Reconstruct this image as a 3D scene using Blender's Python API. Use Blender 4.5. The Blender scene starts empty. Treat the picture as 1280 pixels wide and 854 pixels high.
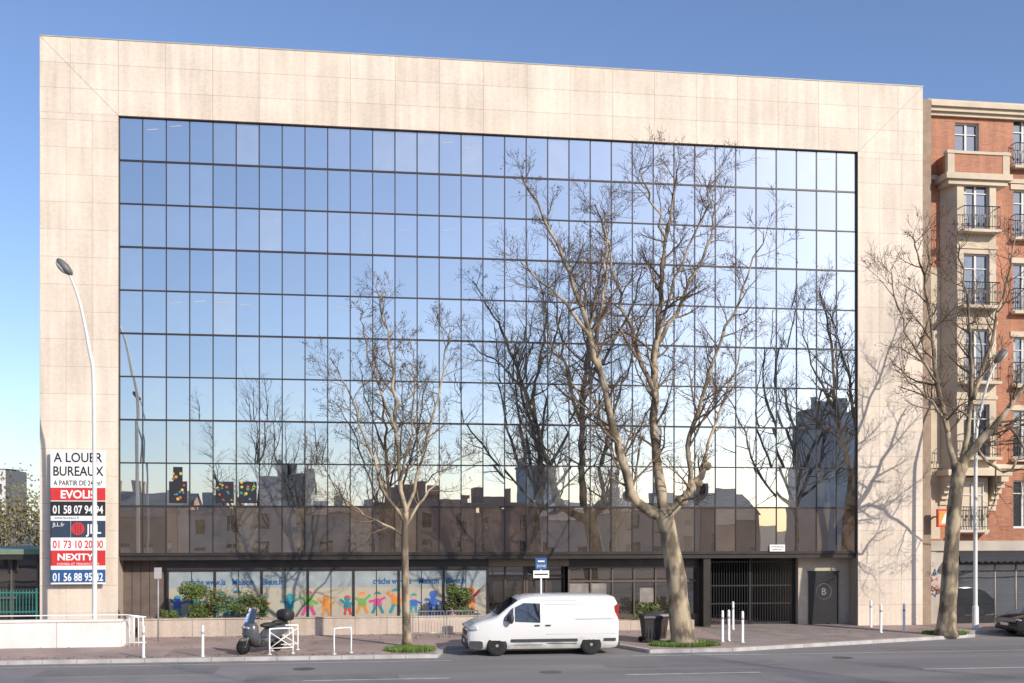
import bpy, math, random
from mathutils import Vector, Matrix
S=bpy.context.scene
S.view_settings.view_transform='Standard'
try: S.view_settings.look='None'
except: pass
S.view_settings.exposure=0
rad=math.radians
# ------------------------------------------------------------ materials
def newmat(name):
    m=bpy.data.materials.new(name); m.use_nodes=True
    nt=m.node_tree; b=nt.nodes['Principled BSDF']
    return m,nt,b
def mat(name,col,rough=0.7,var=0.12,scale=3.0,bump=0.0,metal=0.0,stretch=(1,1,1),bscale=None,detail=6,spec=0.5,ramp=(0.3,0.7),patch=0.0):
    m,nt,b=newmat(name); N=nt.nodes; L=nt.links
    tc=N.new('ShaderNodeTexCoord'); mp=N.new('ShaderNodeMapping'); mp.inputs['Scale'].default_value=stretch
    L.new(tc.outputs['Object'],mp.inputs['Vector'])
    no=N.new('ShaderNodeTexNoise'); no.inputs['Scale'].default_value=scale; no.inputs['Detail'].default_value=detail
    L.new(mp.outputs[0],no.inputs['Vector'])
    cr=N.new('ShaderNodeValToRGB'); cr.color_ramp.elements[0].position=ramp[0]; cr.color_ramp.elements[1].position=ramp[1]
    cr.color_ramp.elements[0].color=[c*(1-var) for c in col]+[1]
    cr.color_ramp.elements[1].color=[min(1,c*(1+var)) for c in col]+[1]
    L.new(no.outputs['Fac'],cr.inputs['Fac'])
    if patch>0:
        vo=N.new('ShaderNodeTexNoise'); vo.inputs['Scale'].default_value=35; vo.inputs['Detail'].default_value=3; L.new(tc.outputs['Object'],vo.inputs['Vector'])
        mr=N.new('ShaderNodeMapRange'); mr.inputs['From Min'].default_value=.3; mr.inputs['From Max'].default_value=.7; mr.inputs['To Min'].default_value=1-patch; mr.inputs['To Max'].default_value=1+patch
        L.new(vo.outputs['Fac'],mr.inputs['Value']); vm=N.new('ShaderNodeVectorMath'); vm.operation='SCALE'
        L.new(cr.outputs['Color'],vm.inputs[0]); L.new(mr.outputs[0],vm.inputs['Scale']); L.new(vm.outputs[0],b.inputs['Base Color'])
    else: L.new(cr.outputs['Color'],b.inputs['Base Color'])
    b.inputs['Roughness'].default_value=rough; b.inputs['Metallic'].default_value=metal
    b.inputs['Specular IOR Level'].default_value=spec
    if bump>0:
        n2=N.new('ShaderNodeTexNoise'); n2.inputs['Scale'].default_value=bscale or scale*6; n2.inputs['Detail'].default_value=4
        L.new(mp.outputs[0],n2.inputs['Vector'])
        bp=N.new('ShaderNodeBump'); bp.inputs['Strength'].default_value=bump; bp.inputs['Distance'].default_value=0.02
        L.new(n2.outputs['Fac'],bp.inputs['Height']); L.new(bp.outputs[0],b.inputs['Normal'])
    return m
def panelmat(name,c1,c2,mortar,bw,rh,ox,oz,ms=0.02,offset=0.0,rough=0.7,noise=0.25,streak=(2.4,2.4,.16)):
    m,nt,b=newmat(name); N=nt.nodes; L=nt.links
    tc=N.new('ShaderNodeTexCoord'); sp=N.new('ShaderNodeSeparateXYZ'); L.new(tc.outputs['Object'],sp.inputs[0])
    cb=N.new('ShaderNodeCombineXYZ')
    ax=N.new('ShaderNodeMath'); ax.operation='SUBTRACT'; ax.inputs[1].default_value=ox
    az=N.new('ShaderNodeMath'); az.operation='SUBTRACT'; az.inputs[1].default_value=oz
    L.new(sp.outputs[0],ax.inputs[0]); L.new(sp.outputs[2],az.inputs[0])
    L.new(ax.outputs[0],cb.inputs[0]); L.new(az.outputs[0],cb.inputs[1])
    br=N.new('ShaderNodeTexBrick'); br.offset=offset; br.inputs['Scale'].default_value=1
    br.inputs['Brick Width'].default_value=bw; br.inputs['Row Height'].default_value=rh
    br.inputs['Mortar Size'].default_value=ms; br.inputs['Mortar Smooth'].default_value=0.1
    br.inputs['Color1'].default_value=list(c1)+[1]; br.inputs['Color2'].default_value=list(c2)+[1]; br.inputs['Mortar'].default_value=list(mortar)+[1]
    L.new(cb.outputs[0],br.inputs['Vector'])
    def noise_(sc,st,det=6):
        mp=N.new('ShaderNodeMapping'); mp.inputs['Scale'].default_value=st; L.new(tc.outputs['Object'],mp.inputs[0])
        n=N.new('ShaderNodeTexNoise'); n.inputs['Scale'].default_value=sc; n.inputs['Detail'].default_value=det; L.new(mp.outputs[0],n.inputs['Vector']); return n
    n1=noise_(0.35,(1,1,1.0),3); n2=noise_(1.6,streak); n3=noise_(9,(1,1,1.3),8)
    ad=N.new('ShaderNodeMath'); ad.operation='ADD'; L.new(n1.outputs['Fac'],ad.inputs[0]); L.new(n2.outputs['Fac'],ad.inputs[1])
    ad2=N.new('ShaderNodeMath'); ad2.operation='MULTIPLY_ADD'; L.new(n3.outputs['Fac'],ad2.inputs[0]); ad2.inputs[1].default_value=.6; L.new(ad.outputs[0],ad2.inputs[2])
    mr=N.new('ShaderNodeMapRange'); mr.inputs['From Min'].default_value=1.0; mr.inputs['From Max'].default_value=1.6
    mr.inputs['To Min'].default_value=1-noise; mr.inputs['To Max'].default_value=1+noise*0.5
    L.new(ad2.outputs[0],mr.inputs['Value'])
    mx=N.new('ShaderNodeVectorMath'); mx.operation='SCALE'; L.new(br.outputs['Color'],mx.inputs[0]); L.new(mr.outputs[0],mx.inputs['Scale'])
    L.new(mx.outputs[0],b.inputs['Base Color']); b.inputs['Roughness'].default_value=rough
    bp=N.new('ShaderNodeBump'); bp.inputs['Strength'].default_value=0.10; bp.inputs['Distance'].default_value=0.02
    L.new(n3.outputs['Fac'],bp.inputs['Height']); L.new(bp.outputs[0],b.inputs['Normal'])
    return m
def glass(name,base,fac,tint=(0.80,0.84,0.86),rough=0.0,wob=0.006):
    m,nt,b=newmat(name); N=nt.nodes; L=nt.links
    N.remove(b); out=N['Material Output']
    tc=N.new('ShaderNodeTexCoord'); no=N.new('ShaderNodeTexNoise'); no.inputs['Scale'].default_value=0.9; no.inputs['Detail'].default_value=1
    L.new(tc.outputs['Object'],no.inputs['Vector'])
    bp=N.new('ShaderNodeBump'); bp.inputs['Strength'].default_value=wob*10; bp.inputs['Distance'].default_value=0.02
    L.new(no.outputs['Fac'],bp.inputs['Height'])
    n2=N.new('ShaderNodeTexNoise'); n2.inputs['Scale'].default_value=1.3; L.new(tc.outputs['Object'],n2.inputs['Vector'])
    cr=N.new('ShaderNodeValToRGB'); cr.color_ramp.elements[0].color=[c*.6 for c in base]+[1]; cr.color_ramp.elements[1].color=[c*1.3 for c in base]+[1]
    L.new(n2.outputs['Fac'],cr.inputs[0])
    d=N.new('ShaderNodeBsdfDiffuse'); L.new(cr.outputs[0],d.inputs['Color'])
    g=N.new('ShaderNodeBsdfGlossy'); g.inputs['Color'].default_value=list(tint)+[1]; g.inputs['Roughness'].default_value=rough
    L.new(bp.outputs[0],g.inputs['Normal'])
    lw=N.new('ShaderNodeLayerWeight'); lw.inputs['Blend'].default_value=0.25
    mr=N.new('ShaderNodeMapRange'); mr.inputs['To Min'].default_value=fac; mr.inputs['To Max'].default_value=1; L.new(lw.outputs['Fresnel'],mr.inputs['Value'])
    mx=N.new('ShaderNodeMixShader'); L.new(mr.outputs[0],mx.inputs[0]); L.new(d.outputs[0],mx.inputs[1]); L.new(g.outputs[0],mx.inputs[2])
    L.new(mx.outputs[0],out.inputs['Surface']); return m
# ------------------------------------------------------------ mesh builder
class MB:
    def __init__(s): s.v=[];s.f=[];s.m=[];s.sm=[]
    def face(s,pts,mi=0,sm=False):
        b=len(s.v); s.v+= [tuple(p) for p in pts]; s.f.append(tuple(range(b,b+len(pts)))); s.m.append(mi); s.sm.append(sm)
    def box(s,x0,x1,y0,y1,z0,z1,mi=0,M=None):
        P=[(x0,y0,z0),(x1,y0,z0),(x1,y1,z0),(x0,y1,z0),(x0,y0,z1),(x1,y0,z1),(x1,y1,z1),(x0,y1,z1)]
        if M: P=[tuple(M@Vector(p)) for p in P]
        b=len(s.v); s.v+=P
        for f in [(0,3,2,1),(4,5,6,7),(0,1,5,4),(1,2,6,5),(2,3,7,6),(3,0,4,7)]:
            s.f.append(tuple(b+i for i in f)); s.m.append(mi); s.sm.append(False)
    def rings(s,R,mi=0,caps=True,sm=True,closed=True):
        b=len(s.v); n=len(R[0])
        for r in R: s.v+=[tuple(p) for p in r]
        for i in range(len(R)-1):
            for j in range(n if closed else n-1):
                k=(j+1)%n
                s.f.append((b+i*n+j,b+i*n+k,b+(i+1)*n+k,b+(i+1)*n+j)); s.m.append(mi); s.sm.append(sm)
        if caps:
            s.f.append(tuple(b+j for j in reversed(range(n)))); s.m.append(mi); s.sm.append(False)
            e=b+(len(R)-1)*n; s.f.append(tuple(e+j for j in range(n))); s.m.append(mi); s.sm.append(False)
    def tube(s,P,rads,n=6,mi=0,caps=True,sm=True):
        P=[Vector(p) for p in P]
        if not hasattr(rads,'__len__'): rads=[rads]*len(P)
        R=[]; u=None
        for i,p in enumerate(P):
            a=P[max(0,i-1)]; c=P[min(len(P)-1,i+1)]; d=(c-a)
            if d.length<1e-9: d=Vector((0,0,1))
            d.normalize()
            if u is None:
                u=d.orthogonal().normalized()
            else:
                u=(u-d*u.dot(d))
                if u.length<1e-6: u=d.orthogonal()
                u.normalize()
            w=d.cross(u)
            R.append([p+(u*math.cos(2*math.pi*j/n)+w*math.sin(2*math.pi*j/n))*rads[i] for j in range(n)])
        s.rings(R,mi,caps,sm)
    def lathe(s,c,prof,n=24,axis='y',mi=0,M=None,sm=True):
        R=[]
        for r,h in prof:
            ring=[]
            for j in range(n):
                a=2*math.pi*j/n
                p=Vector((r*math.cos(a),h,r*math.sin(a))) if axis=='y' else Vector((r*math.cos(a),r*math.sin(a),h))
                p=p+Vector(c)
                ring.append(M@p if M else p)
            R.append(ring)
        s.rings(R,mi,True,sm)
    def ell(s,c,r,mi=0,M=None,n=14,m=8):
        prof=[(math.sin(math.pi*i/m),-math.cos(math.pi*i/m)) for i in range(m+1)]
        R=[]
        for pr,h in prof:
            pr=max(pr,0.02)
            ring=[]
            for j in range(n):
                a=2*math.pi*j/n
                p=Vector((pr*math.cos(a)*r[0],pr*math.sin(a)*r[1],h*r[2]))+Vector(c)
                ring.append(M@p if M else p)
            R.append(ring)
        s.rings(R,mi)
    def obj(s,name,mats,parent=None,M=None):
        me=bpy.data.meshes.new(name); me.from_pydata(s.v,[],s.f)
        for m in mats: me.materials.append(m)
        me.polygons.foreach_set('material_index',s.m); me.polygons.foreach_set('use_smooth',s.sm); me.update()
        o=bpy.data.objects.new(name,me); S.collection.objects.link(o)
        if M: o.matrix_world=M
        if parent: o.parent=parent
        return o
def empty(name,loc=(0,0,0)):
    e=bpy.data.objects.new(name,None); e.location=loc; S.collection.objects.link(e); return e
def text(body,size,x,y,z,m,parent,name='lettering',align='LEFT',maxw=None,bold=0.0):
    cu=bpy.data.curves.new('t','FONT'); cu.body=body; cu.size=size; cu.align_x=align; cu.extrude=0.002; cu.offset=bold; cu.resolution_u=3
    o=bpy.data.objects.new('t',cu); S.collection.objects.link(o)
    bpy.context.view_layer.update()
    me=bpy.data.meshes.new_from_object(o.evaluated_get(bpy.context.evaluated_depsgraph_get()))
    bpy.data.objects.remove(o)
    xs=[v.co.x for v in me.vertices]
    sx=1.0
    if maxw and xs and (max(xs)-min(xs))>0: sx=maxw/(max(xs)-min(xs))
    for v in me.vertices: v.co.x*=sx
    me.materials.clear(); me.materials.append(m)
    t=bpy.data.objects.new(name,me); t.location=(x,y,z); t.rotation_euler=(rad(90),0,0); S.collection.objects.link(t)
    if parent: t.parent=parent
    return t
def wall_holes(mb,x0,x1,z0,z1,y,holes,mi=0,depth=0.25,rmi=None):
    xs=sorted(set([x0,x1]+[h[0] for h in holes]+[h[1] for h in holes])); zs=sorted(set([z0,z1]+[h[2] for h in holes]+[h[3] for h in holes]))
    xs=[a for a in xs if x0<=a<=x1]; zs=[a for a in zs if z0<=a<=z1]
    for i in range(len(xs)-1):
        for j in range(len(zs)-1):
            cx=(xs[i]+xs[i+1])/2; cz=(zs[j]+zs[j+1])/2
            if any(h[0]<cx<h[1] and h[2]<cz<h[3] for h in holes): continue
            mb.face([(xs[i],y,zs[j]),(xs[i+1],y,zs[j]),(xs[i+1],y,zs[j+1]),(xs[i],y,zs[j+1])],mi)
    r=mi if rmi is None else rmi
    for a,b,c,d in holes:
        yb=y+depth
        mb.face([(a,y,c),(a,yb,c),(a,yb,d),(a,y,d)],r); mb.face([(b,y,c),(b,y,d),(b,yb,d),(b,yb,c)],r)
        mb.face([(a,y,c),(b,y,c),(b,yb,c),(a,yb,c)],r); mb.face([(a,y,d),(a,yb,d),(b,yb,d),(b,y,d)],r)
# ------------------------------------------------------------ material set
SC1,SC2,SCM=(0.70,0.60,0.495),(0.645,0.545,0.44),(0.45,0.365,0.285)
M_stoneP=panelmat('travertine_pier',SC1,SC2,SCM,2.83/3,1.03,-11.7-28.3,22.6-30.9,ms=0.010,noise=0.19)
M_stoneR=panelmat('travertine_pier_right',SC1,SC2,SCM,2.86/3,1.03,20.64-28.6,22.6-30.9,ms=0.010,noise=0.19)
M_stone=panelmat('travertine',SC1,SC2,SCM,1.737,0.947,-8.87-17.37,22.6-28.41,ms=0.011,noise=0.20)
M_planter=panelmat('planter_stone',(0.50,0.41,0.335),(0.43,0.35,0.285),(0.25,0.2,0.16),1.2,0.75,0,0,ms=0.012)
M_bronze=mat('dark_bronze',(0.045,0.038,0.034),0.35,0.2,2,metal=0.3)
M_black=mat('black_metal',(0.012,0.012,0.013),0.4,0.2,3)
M_dark=mat('dark_interior',(0.025,0.022,0.02),0.8,0.3,2)
G_a=glass('reflective_glass',(0.035,0.04,0.045),0.70)
G_b=glass('reflective_glass_blind',(0.26,0.265,0.265),0.60)
G_c=glass('reflective_glass_spandrel',(0.02,0.028,0.04),0.66)
G_d=glass('reflective_glass_mid',(0.11,0.115,0.12),0.67)
G_low=glass('brown_glass',(0.11,0.085,0.068),0.50,(0.78,0.74,0.70))
G_low2=glass('brown_glass_b',(0.17,0.135,0.105),0.42,(0.78,0.74,0.70))
G_shop=glass('shop_glass',(0.045,0.038,0.032),0.20,(0.85,0.85,0.85))
M_white=mat('white_paint',(0.78,0.78,0.76),0.45,0.05,2)
M_whitewall=mat('white_wall',(0.72,0.68,0.64),0.75,0.1,1.5,0.2,patch=.05)
M_red=mat('red_paint',(0.55,0.03,0.03),0.5,0.05)
M_navy=mat('navy_print',(0.03,0.045,0.08),0.5,0.05)
M_blk=mat('black_print',(0.015,0.015,0.02),0.5,0.05)
M_blue=mat('blue_print',(0.02,0.09,0.25),0.5,0.05)
M_asphalt=mat('asphalt',(0.195,0.185,0.185),0.85,0.2,0.35,0.5,stretch=(0.25,1.5,1),bscale=40,patch=.18)
M_ground=mat('ground_mat',(0.13,0.125,0.12),0.9,0.2,0.05)
M_side=mat('sidewalk_mat',(0.32,0.24,0.21),0.9,0.2,0.5,0.35,bscale=30,patch=.16)
M_kerb=mat('kerb_stone',(0.42,0.40,0.38),0.8,0.2,2,0.2)
M_mark=mat('road_paint',(0.52,0.52,0.5),0.7,0.3,6)
M_bark=mat('plane_bark',(0.27,0.215,0.145),0.9,0.55,2.6,0.7,stretch=(1,1,0.5),bscale=8,ramp=(.42,.58))
M_branch=mat('branch_bark',(0.185,0.135,0.09),0.9,0.3,3)
M_twig=mat('twig_bark',(0.12,0.075,0.05),0.9,0.25,3)
M_leaf=mat('leaf',(0.07,0.11,0.025),0.7,0.45,4)
M_grass=mat('grass_mat',(0.12,0.20,0.035),0.8,0.4,3)
# ------------------------------------------------------------ ground
mb=MB(); mb.face([(-2500,-2500,0),(2500,-2500,0),(2500,2500,0),(-2500,2500,0)]); mb.obj('ground',[M_ground])
mb=MB(); mb.face([(-220,-41,0.004),(220,-41,0.004),(220,0.5,0.004),(-220,0.5,0.004)]); mb.obj('road',[M_asphalt])
KH=0.12
outline=[(-120,-8.2),(2.6,-8.25),(3.1,-5.75),(8.9,-5.7),(9.7,-7.9),(12.6,-7.8),(15.5,-6.9),(21.5,-5.0),(23.4,-4.3),(24.2,-2.9),(60,-2.6),(120,-2.6)]
sw=MB()
top=[(x,y,KH) for x,y in outline]+[(120,30,KH),(-120,30,KH)]
sw.face(top,0)
sw.obj('sidewalk',[M_side])
kb=MB()
kw=0.16
for (a,b) in zip(outline[:-1],outline[1:]):
    n=max(1,int(math.dist(a,b)/1.0)); n=min(n,130)
    d=Vector((b[0]-a[0],b[1]-a[1],0)).normalized(); nn=Vector((-d.y,d.x,0))
    for i in range(n):
        p=Vector((a[0]+(b[0]-a[0])*i/n,a[1]+(b[1]-a[1])*i/n,0)); q=Vector((a[0]+(b[0]-a[0])*(i+1)/n,a[1]+(b[1]-a[1])*(i+1)/n,0))-d*0.012
        o=-nn*0.02
        P=[p+o,q+o,q+nn*kw,p+nn*kw]
        z1=KH+0.006
        s0=len(kb.v); kb.v+=[(v.x,v.y,-0.05) for v in P]+[(v.x,v.y,z1) for v in P]
        for f in [(4,5,6,7),(0,1,5,4),(1,2,6,5),(2,3,7,6),(3,0,4,7)]:
            kb.f.append(tuple(s0+k for k in f)); kb.m.append(0); kb.sm.append(False)
kb.obj('kerb',[M_kerb])
mk=MB()
def mark(x0,x1,y,w=0.12,z=0.009): mk.face([(x0,y-w/2,z),(x1,y-w/2,z),(x1,y+w/2,z),(x0,y+w/2,z)])
for x in range(-60,90,9): mark(x+4.6,x+8.6,-13.1 )
for x in range(-60,90,9): mark(x+1,x+4,-16.8)
mark(8.9,12.5,-8.6,.1); mark(-60,3.0,-9.0,0.07); mark(12.4,60,-8.75,0.07)
mark(-100,100,-22.5); mark(-100,100,-22.8)
mk.obj('road_markings',[M_mark])
gu=MB(); z=0.0085
gu.face([(-100,-8.62,z),(2.6,-8.62,z),(2.6,-8.27,z),(-100,-8.27,z)],0)
for (x0,x1,y0,y1) in ((-9,-4,-11.2,-9.6),(7.5,13.0,-11.6,-10.2),(18,26,-8.4,-7.2),(-3,1.2,-13.0,-11.9)): gu.face([(x0,y0,z),(x1,y0+.1,z),(x1,y1,z),(x0,y1-.1,z)],1)
for (x,y) in ((-1.5,-10.5),(15.5,-10.0),(5.6,-12.2)): gu.face([(x+.33*math.cos(a*math.pi/10),y+.33*math.sin(a*math.pi/10),.0115) for a in range(20)],2)
gu.obj('road_patches',[mat('gutter',(0.22,0.21,0.205),0.9,0.25,2),mat('asphalt_patch',(0.165,0.16,0.16),0.85,0.12,2,.4,bscale=40,patch=.15),mat('cast_iron',(0.07,0.065,0.06),0.6,.2)])
pv=MB(); z=KH+0.004
pv.face([(13.2,-7.0,z),(21.0,-4.75,z),(20.6,0.2,z),(13.8,0.2,z)],0)
for (x0,x1,y0,y1) in ((-6,-2.5,-7.4,-5.4),(-1.6,1.0,-4.6,-3.2),(6,8.4,-4.9,-3.4)): pv.face([(x0,y0,z),(x1,y0,z),(x1,y1,z),(x0,y1,z)],1)
pv.obj('driveway_pavement',[mat('driveway',(0.26,0.215,0.195),0.9,0.18,1.2,0.3,patch=.14),mat('sidewalk_patch',(0.25,0.19,0.17),0.9,0.12,1.2,0.3,patch=.12)])
lf=MB(); rg=random.Random(77)
for i in range(1500):
    q=rg.random()
    if q<.4: x=rg.uniform(-16,2.4); y=-8.0+abs(rg.gauss(0,.35))
    elif q<.65: x=rg.uniform(-8,5); y=-1.35-abs(rg.gauss(0,.3))
    else: x=rg.uniform(-12,24); y=rg.uniform(-5.4,-1.6) if x<12 else rg.uniform(-4.2,-1)
    a=rg.random()*6.28; s_=rg.uniform(.02,.05); u=Vector((math.cos(a),math.sin(a),rg.uniform(-.2,.3)))*s_; v=Vector((-math.sin(a),math.cos(a),rg.uniform(-.2,.3)))*s_*.7
    p=Vector((x,y,KH+.022)); lf.face([p-u,p+v,p+u,p-v],0)
lf.obj('fallen_leaves',[mat('dry_leaf',(0.15,0.09,0.045),.9,.4,2)])
ob=MB(); ob.box(-200,200,-75,-41,-0.05,0.12,0); ob.obj('opposite_sidewalk',[M_side])
# ------------------------------------------------------------ office building
OB=empty('office_building')
XL,XR=-8.87,20.64
w=MB()
SY=-0.16
w.box(-11.7,XL,SY,14,0,19.76,1); w.box(XR,23.5,SY,14,0,19.76,2)
w.box(-11.7,23.5,SY,14,19.765,22.6)
w.obj('travertine_walls',[M_stone,M_stoneP,M_stoneR],OB)
w=MB(); w.box(-11.72,23.52,SY-0.02,14,22.602,22.64)
w.obj('parapet_coping',[mat('zinc_coping',(0.42,0.38,0.33),0.5,0.1)],OB)
w=MB()
def strip(p,q,wd,y):
    d=Vector((q[0]-p[0],0,q[1]-p[1])).normalized(); n=Vector((-d.z,0,d.x))*wd/2
    a=Vector((p[0],y,p[1])); b=Vector((q[0],y,q[1])); w.face([a-n,b-n,b+n,a+n])
strip((-11.7,22.6),(XL,19.76),0.016,SY-0.003); strip((23.5,22.6),(XR,19.76),0.013,SY-0.003)
w.obj('stone_mitre_joints',[mat('joint',(0.34,0.28,0.22),0.9)],OB)
w=MB(); w.box(XL,XR,0.35,13.9,3.0,19.76); w.obj('floors_core',[M_dark],OB)
rng=random.Random(4)
NC=34; cw=(XR-XL)/NC
zs=[3.16,5.0]+[5.0+1.64*(i+1) for i in range(9)]
g=MB()
for r in range(10):
    for c in range(NC):
        x0=XL+c*cw; x1=x0+cw; a=rng.gauss(0,0.0028)*cw/2; b=rng.gauss(0,0.0022)*(zs[r+1]-zs[r])/2
        top=9-r
        q=rng.random()
        if r==0: mi=4 if q<.7 else 5
        elif top%2==0:
            if top==0: mi=1 if q<0.30 else (3 if q<0.6 else 0)
            else: mi=1 if q<0.08 else (3 if q<0.34 else 0)
        else: mi=2 if q<0.88 else 3
        g.face([(x0,-a-b,zs[r]),(x1,a-b,zs[r]),(x1,a+b,zs[r+1]),(x0,-a+b,zs[r+1])],mi)
g.obj('curtain_wall_glass',[G_a,G_b,G_c,G_d,G_low,G_low2],OB)
f=MB()
for c in range(NC+1):
    x=XL+c*cw; f.box(x-0.021,x+0.021,-0.03,0.2,3.14,19.76)
for r,z in enumerate(zs):
    t=0.034 if r%2 else 0.026
    if r==0: t=0.06
    f.box(XL-0.02,XR+0.02,-0.036,0.2,z-t,z+t)
f.box(XL-0.02,XL+0.04,-0.07,0.2,3.09,19.755); f.box(XR-0.04,XR+0.02,-0.07,0.2,3.09,19.755)
f.obj('mullions',[M_bronze],OB)
s=MB(); rng=random.Random(8)
for top in (0,2,4):
    z0=zs[9-top]; z1=zs[10-top]
    for k in range(7):
        c=rng.randrange(NC); x0=XL+c*cw+0.15; zz=z1-rng.uniform(.25,.7)
        s.face([(x0,-0.0095,zz),(x0+.42,-0.0095,zz+.05),(x0+.42,-0.0095,zz+.08),(x0,-0.0095,zz+.03)],0)
s.obj('ceiling_lights_seen_in_windows',[mat('tube_light',(0.42,0.44,0.44),0.4,0.1)],OB)
st=MB(); cols=[(0.5,0.08,0.05),(0.5,0.25,0.04),(0.05,0.25,0.15),(0.05,0.18,0.4),(0.5,0.4,0.05)]
smats=[M_blk]+[mat('sticker_%d'%i,c,0.5,0.1) for i,c in enumerate(cols)]
for c0 in (2,4,5):
    x0=XL+c0*cw+0.1; st.box(x0,x0+cw-0.2,-0.010,-0.006,5.12,5.95,0)
    if c0==2: st.box(x0+.15,x0+.5,-0.0102,-0.0062,5.95,6.5,0)
    for i in range(13):
        x=x0+rng.random()*0.55+0.05; z=5.2+rng.random()*(1.1 if c0==2 else .75); r=0.03+rng.random()*0.035
        st.lathe((x,-0.014,z),[(r,-0.002),(r,0.002)],8,'y',1+rng.randrange(5))
st.obj('window_stickers',smats,OB)
s=MB(); s.box(XL,XR,0.02,0.9,2.93,3.088); s.obj('slab_edge',[M_bronze],OB)
q=MB()
q.box(XL,-7.2,0.75,14,0,2.93,0)
q.box(-7.2,5.3,0.85,14,0,2.93,1)
q.box(5.3,14.1,1.6,14,0,2.93,1)
q.box(14.1,14.4,0.1,14,0,2.93,2)
q.box(14.4,18.4,6.5,14,0,2.93,1)
q.box(18.4,XR,0.7,14,0,2.93,3)
q.box(-7.2,5.3,0.5,0.84,2.52,2.93,2); q.box(5.3,14.1,0.62,1.59,2.6,2.93,2)
q.box(-7.2,5.3,0.5,0.84,0,0.62,2)
for i in range(1,5): q.box(XL+.33*i-.01,XL+.33*i+.01,.742,.748,0.1,2.93,1)
q.obj('ground_floor_walls',[mat('brown_render',(0.12,0.09,0.075),0.8,.2),M_dark,M_bronze,mat('beige_render',(0.46,0.39,0.30),0.8)],OB)
cp=MB(); PX0,PX1=-7.17,5.29; npn=7; pw=(PX1-PX0)/npn
cp.box(PX0,PX1,0.60,0.62,0.62,2.52,0)
for i in range(npn+1):
    x=PX0+i*pw; cp.box(x-0.035,x+0.035,0.53,0.60,0.6,2.53,1)
for i in range(npn):
    x=PX0+(i+0.5)*pw; cp.box(x-0.012,x+0.012,0.58,0.60,0.6,2.53,1)
cp.box(PX0,PX1,0.52,0.60,2.50,2.56,1); cp.box(PX0,PX1,0.52,0.60,0.57,0.64,1)
cp.face([(PX0,0.597,1.82),(PX1,0.597,1.82),(PX1,0.597,2.5),(PX0,0.597,2.5)],2)
m,nt,b=newmat('cream_film'); N=nt.nodes;L=nt.links
tc=N.new('ShaderNodeTexCoord'); wv=N.new('ShaderNodeTexNoise'); wv.inputs['Scale'].default_value=0.8; L.new(tc.outputs['Object'],wv.inputs['Vector'])
cr=N.new('ShaderNodeValToRGB'); cr.color_ramp.elements[0].position=.35; cr.color_ramp.elements[1].position=.65
cr.color_ramp.elements[0].color=(0.42,0.36,0.27,1); cr.color_ramp.elements[1].color=(0.40,0.39,0.32,1)
L.new(wv.outputs['Fac'],cr.inputs[0]); L.new(cr.outputs[0],b.inputs['Base Color']); b.inputs['Roughness'].default_value=0.25
cp.obj('nursery_window_film',[m,M_bronze,mat('pale_blue_film',(0.29,0.33,0.34),0.3,0.12)],OB)
M_txt=mat('blue_text',(0.01,0.09,0.26),0.5,0.05)
for (tx,tt,mw) in ((-6.5,'crèche www.la',1.5),(-4.75,'Maison',0.8),(-3.6,'Bleue.fr',0.8),(0.7,'crèche www.la',1.5),(2.5,'Maison',0.8),(3.6,'Bleue.fr',0.8)):
    text(tt,0.34,tx,0.585,1.95,M_txt,OB,'nursery_lettering',maxw=mw,bold=0.006)
kc=[(0.03,0.26,0.30),(0.13,0.32,0.07),(0.52,0.05,0.05),(0.50,0.06,0.22),(0.6,0.22,0.04),(0.05,0.12,0.40),(0.03,0.20,0.24)]
kmats=[mat('kid_colour_%d'%i,c,0.4,0.08) for i,c in enumerate(kc)]+[mat('kid_skin',(0.5,0.30,0.19),0.5)]
kd=MB(); rng=random.Random(21)
def flatpoly(P,mi,y): kd.face([(x,y,z) for x,z in P],mi)
def limb(x0,z0,x1,z1,wd,mi,y):
    d=Vector((x1-x0,z1-z0)); n=Vector((-d.y,d.x)).normalized()*wd/2
    flatpoly([(x0-n.x,z0-n.y),(x1-n.x*.8,z1-n.y*.8),(x1+n.x*.8,z1+n.y*.8),(x0+n.x,z0+n.y)],mi,y)
    flatpoly([(x1+wd*.55*math.cos(a*math.pi/4),z1+wd*.55*math.sin(a*math.pi/4)) for a in range(8)],mi,y-0.0006)
def kid(x,z,h,ci,k):
    y=0.592-0.0015*(k%4)
    c2=(ci+rng.choice((0,0,2,3)))%7
    flatpoly([(x-.20*h,z+.30*h),(x+.20*h,z+.30*h),(x+.16*h,z+.60*h),(x+.05*h,z+.68*h),(x-.05*h,z+.68*h),(x-.16*h,z+.60*h)],ci,y)
    flatpoly([(x+.16*h*math.cos(a*math.pi/6),z+.80*h+.16*h*math.sin(a*math.pi/6)) for a in range(12)],7 if rng.random()<.4 else ci,y-0.0002)
    flatpoly([(x+.165*h*math.cos(a*math.pi/6),z+.84*h+.13*h*math.sin(a*math.pi/6)) for a in range(7)],c2,y-0.0004)
    for sgn in (-1,1):
        limb(x+sgn*.10*h,z+.57*h,x+sgn*(.30+rng.random()*.06)*h,z+(.42+rng.random()*.38)*h,.12*h,ci,y-0.0008)
        limb(x+sgn*.08*h,z+.34*h,x+sgn*(.11+rng.random()*.12)*h,z+.04*h,.14*h,c2,y-0.0009)
x=PX0+0.35;k=0
while x<PX1-0.3:
    hh=0.72+rng.random()*0.42
    kid(x,0.74+rng.random()*0.08,hh,rng.randrange(7),k); k+=1
    x+=0.56+rng.random()*0.30 if rng.random()<.85 else 1.0
kd.obj('painted_children_figures',kmats,OB)
e=MB(); 
e.box(5.3,8.6,1.50,1.52,0.12,2.6,0); 
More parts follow.
